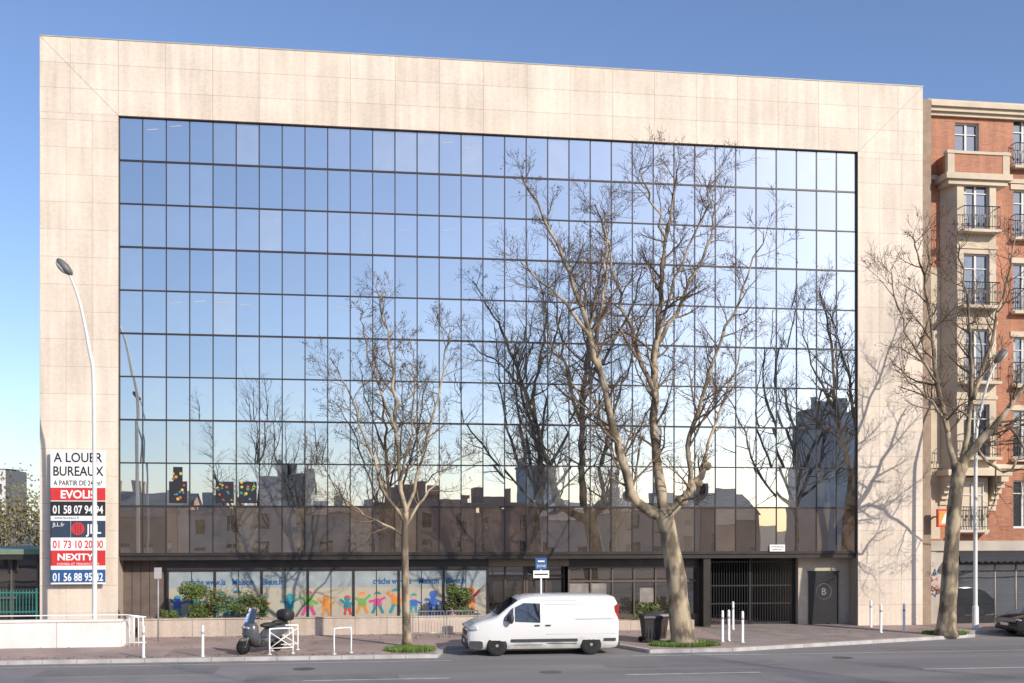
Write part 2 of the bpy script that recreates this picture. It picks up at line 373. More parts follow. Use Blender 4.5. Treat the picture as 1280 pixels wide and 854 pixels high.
for xx in (5.34,6.1,6.9,7.0,7.8,8.56): e.box(xx-0.035,xx+0.035,1.42,1.5,0.12,2.6,1)
e.box(5.3,8.6,1.41,1.5,2.15,2.23,1); e.box(5.3,8.6,1.41,1.5,0.13,0.25,1)
e.box(8.6,14.1,0.80,0.82,0.12,2.6,0)
for i in range(7):
    xx=8.62+i*0.91; e.box(xx-0.03,xx+0.03,0.72,0.8,0.12,2.6,1)
e.box(8.6,14.1,0.70,0.8,1.95,2.03,1); e.box(8.6,14.1,0.66,0.8,0.12,0.62,1); e.box(8.6,14.1,0.7,0.8,2.52,2.6,1)
e.box(8.66,10.2,0.786,0.798,0.7,1.9,2); e.box(11.6,12.2,0.786,0.798,1.1,1.7,2)
e.box(5.3,8.6,0.60,0.618,2.62,2.9,3)
e.obj('entrance_windows',[G_shop,mat('bronze_frame',(0.13,0.095,0.07),0.4,0.1,metal=0.3),mat('paper_notice',(0.22,0.20,0.18),0.8,0.3),mat('fascia',(0.22,0.17,0.12),0.6)],OB)
gt=MB()
n=34
for i in range(n+1):
    xx=14.5+i*(18.3-14.5)/n; gt.box(xx-0.012,xx+0.012,1.0,1.03,0.14,2.8)
for zz in (0.2,1.0,1.75,2.75): gt.box(14.42,18.38,0.99,1.04,zz-0.03,zz+0.03)
for xx in (14.46,16.4,18.34): gt.box(xx-0.05,xx+0.05,0.97,1.06,0.12,2.9)
gt.obj('driveway_gate',[M_black],OB)
dr=MB(); dr.box(18.85,20.15,0.64,0.7,0.12,2.3,0); dr.lathe((19.5,0.63,1.5),[(0.34,-0.004),(0.34,0.006)],28,'y',1); dr.lathe((19.5,0.62,1.5),[(0.32,-0.004),(0.32,0.004)],28,'y',0)
dr.box(18.8,20.2,0.66,0.702,2.302,2.36,0)
dr.obj('side_door',[M_black,mat('door_ring',(0.14,.13,.12),.5)],OB)
text('B',0.4,19.37,0.612,1.36,mat('door_letter',(.22,.21,.2),.5),OB,'door_lettering')
ws=MB(); ws.box(16.85,17.5,-0.10,-0.075,3.2,3.48,0); ws.obj('address_plate',[M_white],OB)
text('107 BOULEVARD',0.09,17.17,-0.102,3.36,M_blk,OB,'plate_lettering','CENTER',.56); text('GRAND HALL',0.09,17.17,-0.102,3.25,M_blk,OB,'plate_lettering','CENTER',.45)
pl=MB(); pl.box(-7.9,4.9,-1.25,-1.05,0.1,0.76); pl.box(-7.9,-7.7,-1.05,0.4,0.1,0.76); pl.box(4.7,4.9,-1.05,0.4,0.1,0.76)
pl.box(-7.69,4.69,-1.04,0.45,0.1,0.66,1)
pl.box(9.6,13.4,-0.9,-0.2,0.1,0.5,0)
pl.box(-7.93,4.93,-1.28,-1.02,0.762,0.80,0)
pl.obj('planter_wall',[M_planter,mat('soil',(0.06,0.045,0.03),0.9)])
# ------------------------------------------------------------ billboard
BB=empty('for_rent_signboard')
X0,X1,YB=-11.24,-9.27,-0.46
def bz(y): return 7.08-(y-563)*0.03
b=MB(); b.box(X0,X1,YB,YB+0.06,2.07,7.08,0)
def band(y0,y1,mi,xa=X0,xb=X1,d=0.003): b.box(xa,xb,YB-d,YB-0.0005,bz(y1),bz(y0),mi)
band(610,626,1); band(627,645,2); band(651,672,3,X0,X0+0.72); band(651,672,3,X0+0.73,X1); band(688,707,1); band(712,728,5)
b.lathe((X0+0.98,YB-0.006,bz(661)),[(0.24,-0.002),(0.24,0.002)],20,'y',1)
for dx in (-0.09,0,0.09): b.box(X0+0.98+dx-0.012,X0+0.98+dx+0.012,YB-0.012,YB-0.009,bz(661)-0.17,bz(661)+0.17,3)
for px in (X0+0.3,X1-0.3):
    for pz_ in (2.5,6.7): b.box(px-0.04,px+0.04,YB+0.06,SY,pz_-0.04,pz_+0.04,2)
b.obj('board',[M_white,M_red,M_blk,M_navy,M_blk,M_blue],BB)
cx=(X0+X1)/2
text('A LOUER',0.5,cx,YB-0.004,bz(578),M_blk,BB,'lettering','CENTER',1.75,0.008)
text('BUREAUX',0.5,cx,YB-0.004,bz(595),M_blk,BB,'lettering','CENTER',1.8,0.008)
text('A PARTIR DE 240m²',0.26,cx,YB-0.004,bz(607),M_blk,BB,'lettering','CENTER',1.75,0.004)
text('EVOLIS',0.42,cx,YB-0.007,bz(623),M_white,BB,'lettering','CENTER',1.25,0.012)
text('01 58 07 94 94',0.42,cx,YB-0.007,bz(642),M_white,BB,'lettering','CENTER',1.8,0.008)
text('www.bureaux.fr',0.15,cx-0.4,YB-0.004,bz(649),M_blk,BB,'lettering','CENTER',0.9)
text('JLL',0.5,X0+1.3,YB-0.007,bz(667),M_white,BB,'lettering','LEFT',0.55,0.008); text('JLL.fr',0.2,X0+0.08,YB-0.007,bz(658),M_white,BB,'lettering')
text('01 73 10 20 00',0.40,cx,YB-0.004,bz(685),M_red,BB,'lettering','CENTER',1.8,0.008)
text('NEXITY',0.34,cx-0.1,YB-0.007,bz(700),M_white,BB,'lettering','CENTER',1.3,0.012)
text('CONSEIL ET TRANSACTION',0.11,cx,YB-0.007,bz(706),M_white,BB,'lettering','CENTER',1.5)
text('01 56 88 95 42',0.42,cx,YB-0.007,bz(726),M_white,BB,'lettering','CENTER',1.8,0.008)
# ------------------------------------------------------------ apartment building (right)
AB=empty('apartment_building')
M_brick=panelmat('red_brick',(0.46,0.165,0.075),(0.36,0.12,0.055),(0.34,0.22,0.15),0.24,0.075,0,0,ms=0.009,offset=0.5,noise=0.3)
M_cream=mat('cream_render',(0.57,0.475,0.355),0.85,0.16,0.9,0.2)
M_grey=mat('grey_render',(0.44,0.39,0.33),0.85,0.2,0.8,0.2)
M_wframe=mat('window_frame_white',(0.58,0.56,0.53),0.5,0.05)
G_win=glass('window_glass',(0.04,0.045,0.05),0.18,(0.9,0.95,1))
a=MB(); fr=MB()
AY=0.35; AX0,AX1=23.95,44.0
floors=[4.0,7.0,10.15,13.3,16.45,19.5]
rw=random.Random(6)
def window(x0,x1,z0,z1,y,french=True):
    yb=y+0.16
    fr.face([(x0,yb+0.04,z0),(x1,yb+0.04,z0),(x1,yb+0.04,z1),(x0,yb+0.04,z1)],1)
    t=0.06
    fr.box(x0,x0+t,yb-0.03,yb+0.03,z0,z1,0); fr.box(x1-t,x1,yb-0.03,yb+0.03,z0,z1,0)
    fr.box(x0+t,x1-t,yb-0.028,yb+0.03,z1-t,z1,0); fr.box(x0+t,x1-t,yb-0.028,yb+0.03,z0,z0+t*1.5,0)
    c=(x0+x1)/2; fr.box(c-0.045,c+0.045,yb-0.032,yb+0.03,z0+t,z1-t,0)
    fr.box(x0+t,x1-t,yb-0.02,yb+0.02,z0+(z1-z0)*0.72,z0+(z1-z0)*0.72+0.04,0)
    if rw.random()<.5:
        fr.face([(x0+t,yb+0.035,z0+.1),(x0+t+.22,yb+0.035,z0+.1),(x0+t+.14,yb+0.035,z1-.1),(x0+t,yb+0.035,z1-.1)],5)
def rail(x0,x1,z0,y,proj=0.35):
    fr.tube([(x0,y,z0+0.95),(x0,y-proj,z0+0.95),(x1,y-proj,z0+0.95),(x1,y,z0+0.95)],0.022,5,2,sm=False)
    fr.tube([(x0,y,z0+0.12),(x0,y-proj,z0+0.12),(x1,y-proj,z0+0.12),(x1,y,z0+0.12)],0.016,5,2,sm=False)
    n=int((x1-x0)/0.11)
    for i in range(n+1):
        xx=x0+(x1-x0)*i/n; fr.box(xx-0.009,xx+0.009,y-proj-0.009,y-proj+0.009,z0,z0+0.95,2)
        if i%2==0: fr.lathe((xx,y-proj,z0+0.55),[(0.07,-0.008),(0.07,0.008)],8,'y',2)
    fr.box(x0-0.06,x1+0.06,y-proj-0.06,y-0.003,z0-0.12,z0,3)
holes=[]
bays=[(24.55,27.0),(31.2,33.7),(38.0,40.5)]
flat=[28.4,29.9,35.0,36.7,41.7]
for z in floors:
    for fx in flat: holes.append((fx-0.5,fx+0.5,z+0.15,z+2.2))
for (b0,b1) in bays: holes.append(((b0+b1)/2-0.55,(b0+b1)/2+0.55,19.65,21.4))
wall_holes(a,AX0,AX1,3.6,21.6,AY,holes,0,0.25,1)
for h in holes: window(h[0],h[1],h[2],h[3],AY)
for z in floors[1:]:
    for fx in flat: rail(fx-0.55,fx+0.55,z+0.12,AY,0.25)
for xx in (30.7,34.1,37.6,40.9): a.box(xx-0.2,xx+0.2,AY-0.04,AY-0.002,3.6,18.8,1)
a.box(AX0,24.54,AY-0.03,AY-0.001,3.7,15.2,1)
for z in (6.7,18.9): a.box(AX0,AX1,AY-0.09,AY-0.002,z,z+0.18,1)
for z in floors[1:]:
    for fx in flat: a.box(fx-0.65,fx+0.65,AY-0.05,AY-0.003,z+2.2,z+2.42,1)
a.box(AX0,AX1,AY-0.4,AY+0.0,21.92,22.1,1); a.box(AX0,AX1,AY-0.28,AY-0.001,21.75,21.92,1); a.box(AX0,AX1,AY-0.15,AY-0.001,21.6,21.75,1); a.box(AX0,AX1,AY-0.1,12,22.1,22.3,1)
a.box(AX0,AX1,AY+0.3,12,0,22.08,1)
for (b0,b1) in bays:
    yb=AY-0.75; c=(b0+b1)/2; hs=[]
    for z in floors[1:5]: hs.append((c-0.58,c+0.58,z+0.12,z+2.35))
    wall_holes(a,b0+0.35,b1-0.35,6.6,18.7,yb,hs,1,0.25,1)
    for sx,sb in ((b0,b0+0.35),(b1,b1-0.35)): a.face([(sx,AY,6.6),(sb,yb,6.6),(sb,yb,18.7),(sx,AY,18.7)],1)
    a.face([(b0,AY,6.6),(b0+.35,yb,6.6),(b1-.35,yb,6.6),(b1,AY,6.6)],1)
    for h in hs:
        window(h[0],h[1],h[2],h[3],yb); rail(h[0]-0.22,h[1]+0.22,h[2],yb,0.42)
    for z in floors[1:5]: a.box(b0+0.3,b1-0.3,yb-0.05,yb-0.002,z+2.55,z+2.7,1)
    a.box(b0-0.25,b1+0.25,yb-0.25,AY-0.002,18.7,18.95,1); a.box(b0-0.1,b1+0.1,yb-0.12,AY-0.003,18.5,18.698,1)
    a.box(b0-0.15,b1+0.15,yb-0.15,yb+0.05,18.95,19.75,0); a.box(b0-0.15,b0+0.05,yb+0.05,AY-0.003,18.95,19.75,0); a.box(b1-0.05,b1+0.15,yb+0.05,AY-0.003,18.95,19.75,0)
    a.box(b0-0.2,b1+0.2,yb-0.2,yb+0.1,19.752,19.87,1)
    for px in (b0-0.12,b1-0.1): a.box(px-0.04,px+0.26,yb-0.17,yb+0.06,18.952,19.9,1)
    a.box(b0-0.2,b1+0.2,yb-0.3,AY-0.004,6.35,6.598,1)
    for cx_ in (b0+0.1,b1-0.1):
        for i in range(6):
            t=i/5; a.box(cx_-0.17,cx_+0.17,AY-0.95*(1-t)**1.6-0.05,AY-0.005,6.34-(i+1)*0.24,6.34-i*0.24,1)
    a.box(c-.75,c+.75,AY-.34,AY-.002,3.9,6.3,1)
    window(c-0.55,c+0.55,4.1,6.1,AY-0.52); rail(c-.6,c+.6,4.1,AY-.36,.2)
a.box(AX0,24.35,AY-0.045,AY-0.031,0.1,3.6,2)
a.box(AX0,AX1,AY-0.12,AY+0.28,3.2,3.62,2)
a.box(AX0-0.02,26.2,AY+0.0,AY+0.3,0.1,3.2,2)
a.box(23.55,23.93,-0.05,13,0,22.15,3)
a.obj('walls',[M_brick,M_cream,M_grey,mat('party_wall',(0.30,0.22,0.16),0.9,0.15)],AB)
for (x0,x1) in ((25.0,29.0),(29.3,33.5),(34,39),(39.3,43.8)):
    fr.box(x0,x1,AY-0.13,AY-0.121,0.12,3.2,2)
    k=max(2,int((x1-x0)/0.95))
    for i in range(k):
        u0=x0+0.08+(x1-x0-0.16)*i/k; u1=x0+0.08+(x1-x0-0.16)*(i+1)/k-0.08
        fr.box(u0,u1,AY-0.145,AY-0.132,0.45,2.3,1)
        fr.box(u0,u1,AY-0.143,AY-0.132,2.36,2.6,5)
        fr.tube([(u0-.04,AY-0.15,0.3),(u0-.04,AY-0.15,2.5)],0.028,5,4)
    n=14
    for i in range(n):
        u0=x0+(x1-x0)*i/n; u1=x0+(x1-x0)*(i+1)/n
        fr.face([(u0,AY-0.15,3.12),(u1,AY-0.15,3.12),(u1,AY-0.8,2.95),(u0,AY-0.8,2.95)],6)
        fr.face([(u0,AY-0.8,2.95),(u1,AY-0.8,2.95),(u1,AY-0.8,2.78),((u0+u1)/2,AY-0.8,2.7),(u0,AY-0.8,2.78)],6)
fr.obj('windows_and_shopfront',[M_wframe,G_win,M_black,M_cream,M_grey,mat('pale_board',(0.4,0.38,0.36),0.6),mat('awning',(0.03,0.033,0.04),0.8,.2)],AB)
gf=MB(); rng=random.Random(3)
for k in range(9):
    x=23.98+rng.random()*0.4; z=1.3+rng.random()*1.3; P=[]
    for i in range(8): P.append((x+i*0.05+rng.uniform(-.05,.05),AY-0.06,z+rng.uniform(-.14,.14)))
    gf.tube(P,0.014,4,k%3)
gf.obj('graffiti',[M_red,M_blue,M_blk],AB)
ts=MB(); ts.box(23.95,24.62,-0.55,-0.43,4.2,4.95,0); ts.box(24.0,24.57,-0.562,-0.552,4.28,4.87,1)
ts.face([(24.1,-0.565,4.36),(24.47,-0.565,4.36),(24.285,-0.565,4.8)],2); ts.box(24.2,24.26,-0.43,0.34,4.6,4.66,3)
ts.obj('hanging_shop_sign',[M_red,mat('sign_orange',(0.75,0.30,0.05),0.4),M_white,M_black])
# ------------------------------------------------------------ left pavilion, fence, parapet
P=empty('glass_pavilion'); p=MB()
p.box(-30,-11.9,1.2,9,3.15,3.35,0); p.box(-30,-11.95,1.25,9,2.95,3.148,2)
p.box(-30,-12,2.0,9,0.1,2.95,1)
for i in range(19): p.box(-30+i*0.98,-29.93+i*0.98,1.9,1.99,0.1,2.95,3)
p.box(-30,-12,1.88,1.99,1.4,1.48,3)
p.obj('pavilion_body',[mat('green_roof_edge',(0.16,0.22,0.16),0.6),G_shop,M_bronze,mat('pav_frame',(0.1,0.1,0.09),0.5)],P)
f=MB(); 
for i in range(90): 
    x=-22+i*0.115
    if x>-11.8: break
    f.box(x-0.012,x+0.012,-0.012,0.012,0.95,1.85)
f.box(-22,-11.75,-0.02,0.02,1.72,1.77); f.box(-22,-11.75,-0.02,0.02,1.0,1.05)
for x in (-20,-18,-16,-14,-11.85): f.box(x-.03,x+.03,-.03,.03,0.1,1.9)
f.obj('green_fence',[mat('teal_paint',(0.03,0.18,0.15),0.5)])
f=MB(); f.box(-60,-7.9,-4.5,-4.25,0.1,0.98); f.box(-60,-7.86,-4.54,-4.21,0.982,1.06)
f.box(-8.0,-7.8,-4.249,-2.6,0.1,0.96); 
for x in range(-58,-8,3): f.box(x-.012,x+.012,-4.503,-4.499,.1,.98,1)
f.obj('parapet_wall',[M_whitewall,mat('wall_joint',(.4,.38,.36),.8)])
f=MB()
for x in (-7.65,-7.5,-7.35,-7.2): f.tube([(x,-4.4,0.1),(x,-4.4,1.12)],0.022,6)
f.tube([(-7.75,-4.4,1.12),(-7.1,-4.4,1.12)],0.028,6); f.tube([(-7.75,-4.4,0.25),(-7.1,-4.4,0.25)],0.02,6)
f.tube([(-60,-4.38,1.2),(-7.75,-4.38,1.2),(-7.1,-4.38,1.12)],0.02,6)
f.obj('white_railing',[M_white])
for nm,(x0,x1,y0,y1,z1),c in (('distant_apartment_block',(-72,-57,150,162,13.8),(0.62,0.60,0.58)),('distant_house',(-57,-49,175,185,9.0),(0.5,0.42,0.36)),('distant_apartment_block',(-130,-74,170,190,17),(0.5,0.48,0.46))):
    d=MB(); hs=[]
    zz=1.0
    while zz+2<z1:
        xx=x0+1
        while xx+1.4<x1: hs.append((xx,xx+1.4,zz,zz+1.6)); xx+=3
        zz+=2.9
    wall_holes(d,x0,x1,0,z1,y0,hs,0,0.3); d.box(x0,x1,y0+0.3,y1,0,z1-0.01,1); d.face([(x0-.3,y0-.3,z1),(x1+.3,y0-.3,z1),(x1+.3,y1,z1+.3),(x0-.3,y1,z1+.3)],0)
    d.obj(nm,[mat('far_wall',c,0.9,0.1,0.1),mat('far_dark',(0.12,0.12,0.13),0.5)])
# ------------------------------------------------------------ foliage helpers
def bush(name,c,r,n,leaf=0.09,seed=1):
    rg=random.Random(seed); b=MB()
    clumps=[(Vector((rg.uniform(-.7,.7)*r[0],rg.uniform(-.7,.7)*r[1],rg.uniform(-.5,.8)*r[2])),rg.uniform(.25,.5)) for _ in range(9)]
    for i in range(n):
        cl,cr_=rg.choice(clumps)
        d=Vector((rg.gauss(0,1),rg.gauss(0,1),rg.gauss(0,1))).normalized()*cr_*(rg.random()**0.4)
        p=Vector(c)+cl+Vector((d.x*r[0],d.y*r[1],d.z*r[2]))
        if p.z<c[2]-r[2]: continue
        u=Vector((rg.gauss(0,1),rg.gauss(0,1),rg.gauss(0,.6))).normalized(); v=u.orthogonal().normalized()
        s_=leaf*rg.uniform(.6,1.3)
        b.face([p-u*s_,p+v*s_*.45,p+u*s_,p-v*s_*.45],0 if rg.random()<.6 else 1)
    for i in range(14):
        q=Vector(c)+Vector((rg.uniform(-.6,.6)*r[0],rg.uniform(-.6,.6)*r[1],rg.uniform(.2,.9)*r[2]))
        b.tube([(c[0]+rg.uniform(-.2,.2),c[1],c[2]-r[2]),q],0.01,4,2)
    return b.obj(name,[M_leaf,mat('leaf_light',(0.13,0.16,0.04),0.7,0.4,5),M_twig])
bush('shrub',(-5.4,-0.55,1.25),(1.25,0.4,0.85),3800,0.06,1)
bush('shrub',(-4.0,-0.55,1.15),(0.8,0.4,0.7),1700,0.06,2)
bush('shrub',(4.0,-0.6,1.2),(0.75,0.4,0.75),2000,0.06,3)
bush('shrub',(-7.0,-0.5,0.8),(0.4,0.3,0.3),400,0.06,4)
bush('shrub',(11.6,-0.55,0.75),(0.6,0.3,0.4),700,0.07,5)
bush('shrub',(12.8,-0.6,0.85),(0.4,0.3,0.5),600,0.07,6)
M_far=mat('far_foliage',(0.16,0.14,0.065),0.9,0.4,0.3)
tm=MB(); rg=random.Random(9)
for i in range(9000):
    k=rg.randrange(16); cx=-66+k*2.2+rg.gauss(0,1.1); cy=120+rg.gauss(0,3); cz=abs(rg.gauss(4.5,2.1))*(1.0 if k%3 else 1.35)
    u=Vector((rg.gauss(0,1),rg.gauss(0,1),rg.gauss(0,1))).normalized(); v=u.orthogonal().normalized(); s_=0.28
    pp=Vector((cx,cy,cz)); tm.face([pp-u*s_,pp+v*s_*.5,pp+u*s_,pp-v*s_*.5],0)
for k in range(16): tm.tube([(-66+k*2.2,120,0),(-66+k*2.2,120,6)],[.2,.05],5,1)
tm.obj('distant_trees',[M_far,M_twig])
def grass(name,c,rx,ry,n,seed):
    rg=random.Random(seed); b=MB()
    b.face([(c[0]+rx*math.cos(a*math.pi/8)*(0.9+0.15*rg.random()),c[1]+ry*math.sin(a*math.pi/8),KH+0.012) for a in range(16)],1)
    for i in range(n):
        a_=rg.random()*6.283; q=math.sqrt(rg.random()); x=c[0]+rx*q*math.cos(a_); y=c[1]+ry*q*math.sin(a_); h=rg.uniform(.05,.16); t=rg.random()*3.14
        dx,dy=math.cos(t)*.018,math.sin(t)*.018; lx,ly=rg.gauss(0,.04),rg.gauss(0,.04)
        b.face([(x-dx,y-dy,KH+.01),(x+dx,y+dy,KH+.01),(x+lx,y+ly,KH+h)],0)
    b.obj(name,[M_grass,mat('tree_pit_soil',(0.09,0.08,0.04),0.9,0.3,4)])
grass('grass_patch',(1.8,-6.9,0),0.85,0.75,2600,1); grass('grass_patch',(11.3,-6.6,0),1.25,0.8,3400,2); grass('grass_patch',(22.3,-4.1,0),0.9,0.6,1600,3)
# ------------------------------------------------------------ trees
def smooth(P,k=3):
    out=[]
    n=len(P)
    for i in range(n-1):
        p0=P[max(0,i-1)];p1=P[i];p2=P[i+1];p3=P[min(n-1,i+2)]
        for j in range(k):
            t=j/k; t2=t*t;t3=t2*t
            out.append(0.5*((2*p1)+(p2-p0)*t+(2*p0-5*p1+4*p2-p3)*t2+(3*p1-p0-3*p2+p3)*t3))
    out.append(P[-1]); return out
def grow(mb,rg,p,d,L,r,lvl,mx,stat):
    ns=5 if lvl<=2 else (4 if lvl==3 else 3)
    P=[p.copy()]; q=p.copy(); d=d.normalized()
    dd=d.copy()
    for i in range(ns):
        dd=(dd+Vector((rg.gauss(0,.18),rg.gauss(0,.18),rg.gauss(0,.13)+0.07))).normalized()
        q=q+dd*L/ns; P.append(q.copy())
    R=[max(0.0052,r*(1-0.75*i/ns)) for i in range(ns+1)]
    mb.tube(P,R,{1:7,2:5,3:4}.get(lvl,3),1 if lvl>=3 else 2,False)
    if rg.random()<stat['balls'] and lvl>=mx-1:
        e=P[-1]; mb.ell((e.x,e.y,e.z-0.08),(0.026,0.026,0.028),1,n=5,m=3)
    if lvl<mx:
        nc=stat['nc'][lvl]
        for i in range(nc):
            t=0.22+0.78*(i+rg.random()*.8)/nc; t=min(t,0.98); k=t*ns; j=int(k); pt=P[j].lerp(P[j+1],k-j)
            ax=(P[j+1]-P[j]).normalized(); o=Vector((rg.gauss(0,1),rg.gauss(0,1),rg.gauss(0,1))); o=(o-ax*o.dot(ax)).normalized()
            nd=(ax*rg.uniform(.5,.9)+o*rg.uniform(.6,.9)+Vector((0,0,.08))).normalized()
            grow(mb,rg,pt,nd,L*rg.uniform(.38,.6)*(1.15-t*.35),r*(1-.7*t)*0.55,lvl+1,mx,stat)
def tree(name,base,trunk,limbs,seed,px2m,refpx,stat,sublen=2.3,knobs=()):
    rg=random.Random(seed); mb=MB(); bx,by=base
    def cv(t,yd0=0,yd1=0):
        n=len(t); return [Vector((bx+(a-refpx)/px2m,by+yd0+(yd1-yd0)*i/(n-1),b_)) for i,(a,b_) in enumerate(t)]
    T=smooth(cv(trunk[0]),4); n=len(T); r0,r1=trunk[1]
    R=[r1+(r0-r1)*(1-i/(n-1))**1.5 for i in range(n)]; R[0]*=1.4; R[1]*=1.08
    R=[x*(1+rg.uniform(-.05,.06)) for x in R]
    mb.tube(T,R,14,0)
    for (pts,ra,rb,y0,y1) in limbs:
        Q=smooth(cv(pts,y0,y1),4)
        amp=.035 if ra>.1 else .05
        Q=[q+Vector((rg.gauss(0,amp),rg.gauss(0,.05),rg.gauss(0,amp*.5))) if 0<i<len(Q)-1 else q for i,q in enumerate(Q)]
        n=len(Q); RR=[(rb+(ra-rb)*(1-i/(n-1))**1.1)*rg.uniform(.94,1.08) for i in range(n)]
        mb.tube(Q,RR,8,0)
        tot=sum((Q[i+1]-Q[i]).length for i in range(n-1)); num=int(tot*stat['dens'])
        for k in range(num):
            t=0.18+0.82*(k+rg.random())/num; t=min(t,.985); kk=t*(n-1); j=min(int(kk),n-2); pt=Q[j].lerp(Q[j+1],kk-j); ax=(Q[j+1]-Q[j]).normalized()
            o=Vector((rg.gauss(0,1),rg.gauss(0,.8),rg.gauss(0,.6))); o=(o-ax*o.dot(ax)).normalized()
            nd=(ax*rg.uniform(.35,.8)+o*rg.uniform(.6,1.0)+Vector((0,0,.12))).normalized()
            grow(mb,rg,pt,nd,sublen*rg.uniform(.5,1.15)*(1.1-t*.5),min(RR[j]*.55,0.05),2,stat['mx'],stat)
    for (a,b_,r,y) in knobs:
        c=(bx+(a-refpx)/px2m,by+y,b_); mb.ell(c,(r,r*.9,r*.85),0)
    return mb.obj(name,[M_bark,M_twig,M_branch])
def Z(y,k): return 4.2+(659-y)/k
k=36.0
def pz(L_,k): return [(x,max(0.1,Z(y,k))) for x,y in L_]
ST={'mx':4,'nc':{2:7,3:5},'balls':0.07,'dens':2.4}
tree('plane_tree',(11.17,-6.4),(pz([(855,812),(850,770),(846,725),(838,680),(830,640)],k),(0.40,0.30)),[
 (pz([(830,648),(802,634),(786,618),(776,585),(760,540),(745,480),(728,430),(712,380),(690,330),(665,285),(642,245)],k),0.20,0.022,0,-1.5),
 (pz([(830,648),(824,600),(819,560),(821,480),(822,420),(828,360),(836,300),(845,240),(852,205)],k),0.20,0.022,0,0.4),
 (pz([(830,648),(850,626),(864,610),(880,584)],k),0.18,0.11,0,-0.3),
 (pz([(862,612),(856,560),(872,500),(892,430),(915,370),(938,300)],k),0.10,0.02,-.2,-1.6),
 (pz([(880,584),(902,520),(930,460),(948,400)],k),0.06,0.02,-.3,1.2),
 (pz([(820,490),(800,440),(785,380),(770,310),(765,250)],k),0.10,0.02,0.1,1.5),
 (pz([(822,430),(850,390),(880,330),(905,270),(910,235)],k),0.09,0.02,0.2,1.2),
 (pz([(745,480),(742,430),(752,370),(758,300),(745,255)],k),0.09,0.02,-.7,0.4),
 (pz([(728,430),(700,395),(668,370),(640,350)],k),0.07,0.02,-.9,-1.8),
 (pz([(836,300),(815,260),(800,230),(795,215)],k),0.05,0.02,0.3,-.6),
 (pz([(776,585),(765,540),(725,490),(700,440),(690,400)],k),0.05,0.018,0,1.4),
 (pz([(822,420),(840,350),(870,280),(878,230)],k),0.06,0.018,0.1,-1.2),
 ],5,k,850,ST,2.2,[(785,Z(620,k),.24,0),(881,Z(583,k),.19,-.3),(830,Z(642,k),.34,0),(815,Z(641,k),.24,-.05),(851,Z(626,k),.23,-.1),(872,Z(604,k),.17,-.2)])
k=36.5
tree('young_plane_tree',(1.74,-5.6),(pz([(509,818),(507,740),(506,680),(507,640)],k),(0.15,0.11)),[
 (pz([(507,645),(500,600),(495,520),(488,450),(478,385),(480,360)],k),0.09,0.015,0,.3),
 (pz([(507,660),(480,610),(455,545),(435,490),(415,455)],k),0.065,0.014,0,-1.2),
 (pz([(507,662),(530,622),(560,585),(597,560)],k),0.055,0.014,0,1.0),
 (pz([(507,645),(528,575),(545,500),(555,440),(560,410)],k),0.06,0.014,0,-.7),
 (pz([(506,672),(480,655),(448,638),(415,600),(392,560)],k),0.05,0.014,0,.8),
 (pz([(500,600),(515,540),(520,470),(515,410)],k),0.05,0.012,0,1.2),
 (pz([(495,540),(470,480),(455,420),(450,390)],k),0.05,0.012,0,-.4)],11,k,508,{'mx':4,'nc':{2:6,3:5},'balls':0.06,'dens':2.3},1.6)
k=33.1
tree('plane_tree',(22.2,-4.55),(pz([(1183,800),(1187,740),(1191,680),(1196,620),(1202,580)],k),(0.34,0.24)),[
 (pz([(1202,590),(1218,560),(1243,530),(1272,490),(1300,440),(1330,380)],k),0.20,0.03,0,-1),
 (pz([(1199,600),(1186,540),(1172,480),(1166,400),(1152,330),(1142,295)],k),0.14,0.02,0,.2),
 (pz([(1204,580),(1212,500),(1202,430),(1190,360),(1172,310)],k),0.11,0.02,0,-1.3),
 (pz([(1212,500),(1240,430),(1268,350),(1288,285)],k),0.09,0.02,-.4,.5),
 (pz([(1186,540),(1160,505),(1122,480),(1092,465)],k),0.07,0.015,0,-1),
 (pz([(1243,530),(1275,540),(1310,580),(1340,600)],k),0.08,0.02,-.3,.5),
 (pz([(1172,480),(1140,430),(1118,370),(1120,330)],k),0.06,0.015,0,.4),
 (pz([(1220,560),(1250,590),(1280,560),(1310,540)],k),0.07,0.015,-.2,-1.2)],17,k,1187,{'mx':4,'nc':{2:6,3:5},'balls':0.06,'dens':2.0},2.1,[(1202,Z(585,k),.26,0)])
def rtree(name,seed,H):
    rg=random.Random(seed); limbs=[]
    f=H*0.26
    for i in range(7):
        a_=(-1+2*(i+.5)/7)+rg.uniform(-.12,.12); s_=a_*H*0.34; y1=rg.uniform(-1,1)*H*0.22; h=H*(1-0.30*abs(a_)**1.5)
        limbs.append(([(0,f*(0.72+.28*rg.random())),(s_*.42+rg.gauss(0,.4),f+ (h-f)*.22),(s_*.75+rg.gauss(0,.9),f+(h-f)*.58),(s_+rg.gauss(0,.7),h)],0.24*(1-.4*abs(a_)),0.03,0,y1))
    return tree(name,(0,0),([(0,0),(0.15,f*.5),(0,f)],(0.5,0.36)),limbs,seed,1.0,0,{'mx':4,'nc':{2:5,3:4},'balls':0,'dens':1.3},3.8)
t1=rtree('plane_tree',31,24.5); t2=rtree('plane_tree',47,24.0)
def place(o,x,y,s,r):
    o.location=(x,y,0.1); o.scale=(s,s,s); o.rotation_euler=(0,0,r)
def dup(o,*a):
    n=bpy.data.objects.new('plane_tree',o.data); S.collection.objects.link(n); place(n,*a)
place(t1,15.0,-48,1.0,0.3); place(t2,38,-49,1.0,0.5)
for a_ in ((-10,-60,0.70,2.0),(-5.5,-68,0.66,0.9),(3,-72,0.55,3.6),(27,-70,0.62,4.0),(56,-52,0.9,5.0),(-30,-56,0.8,1.0)):
    dup(t1 if a_[3]>1.5 else t2,*a_)
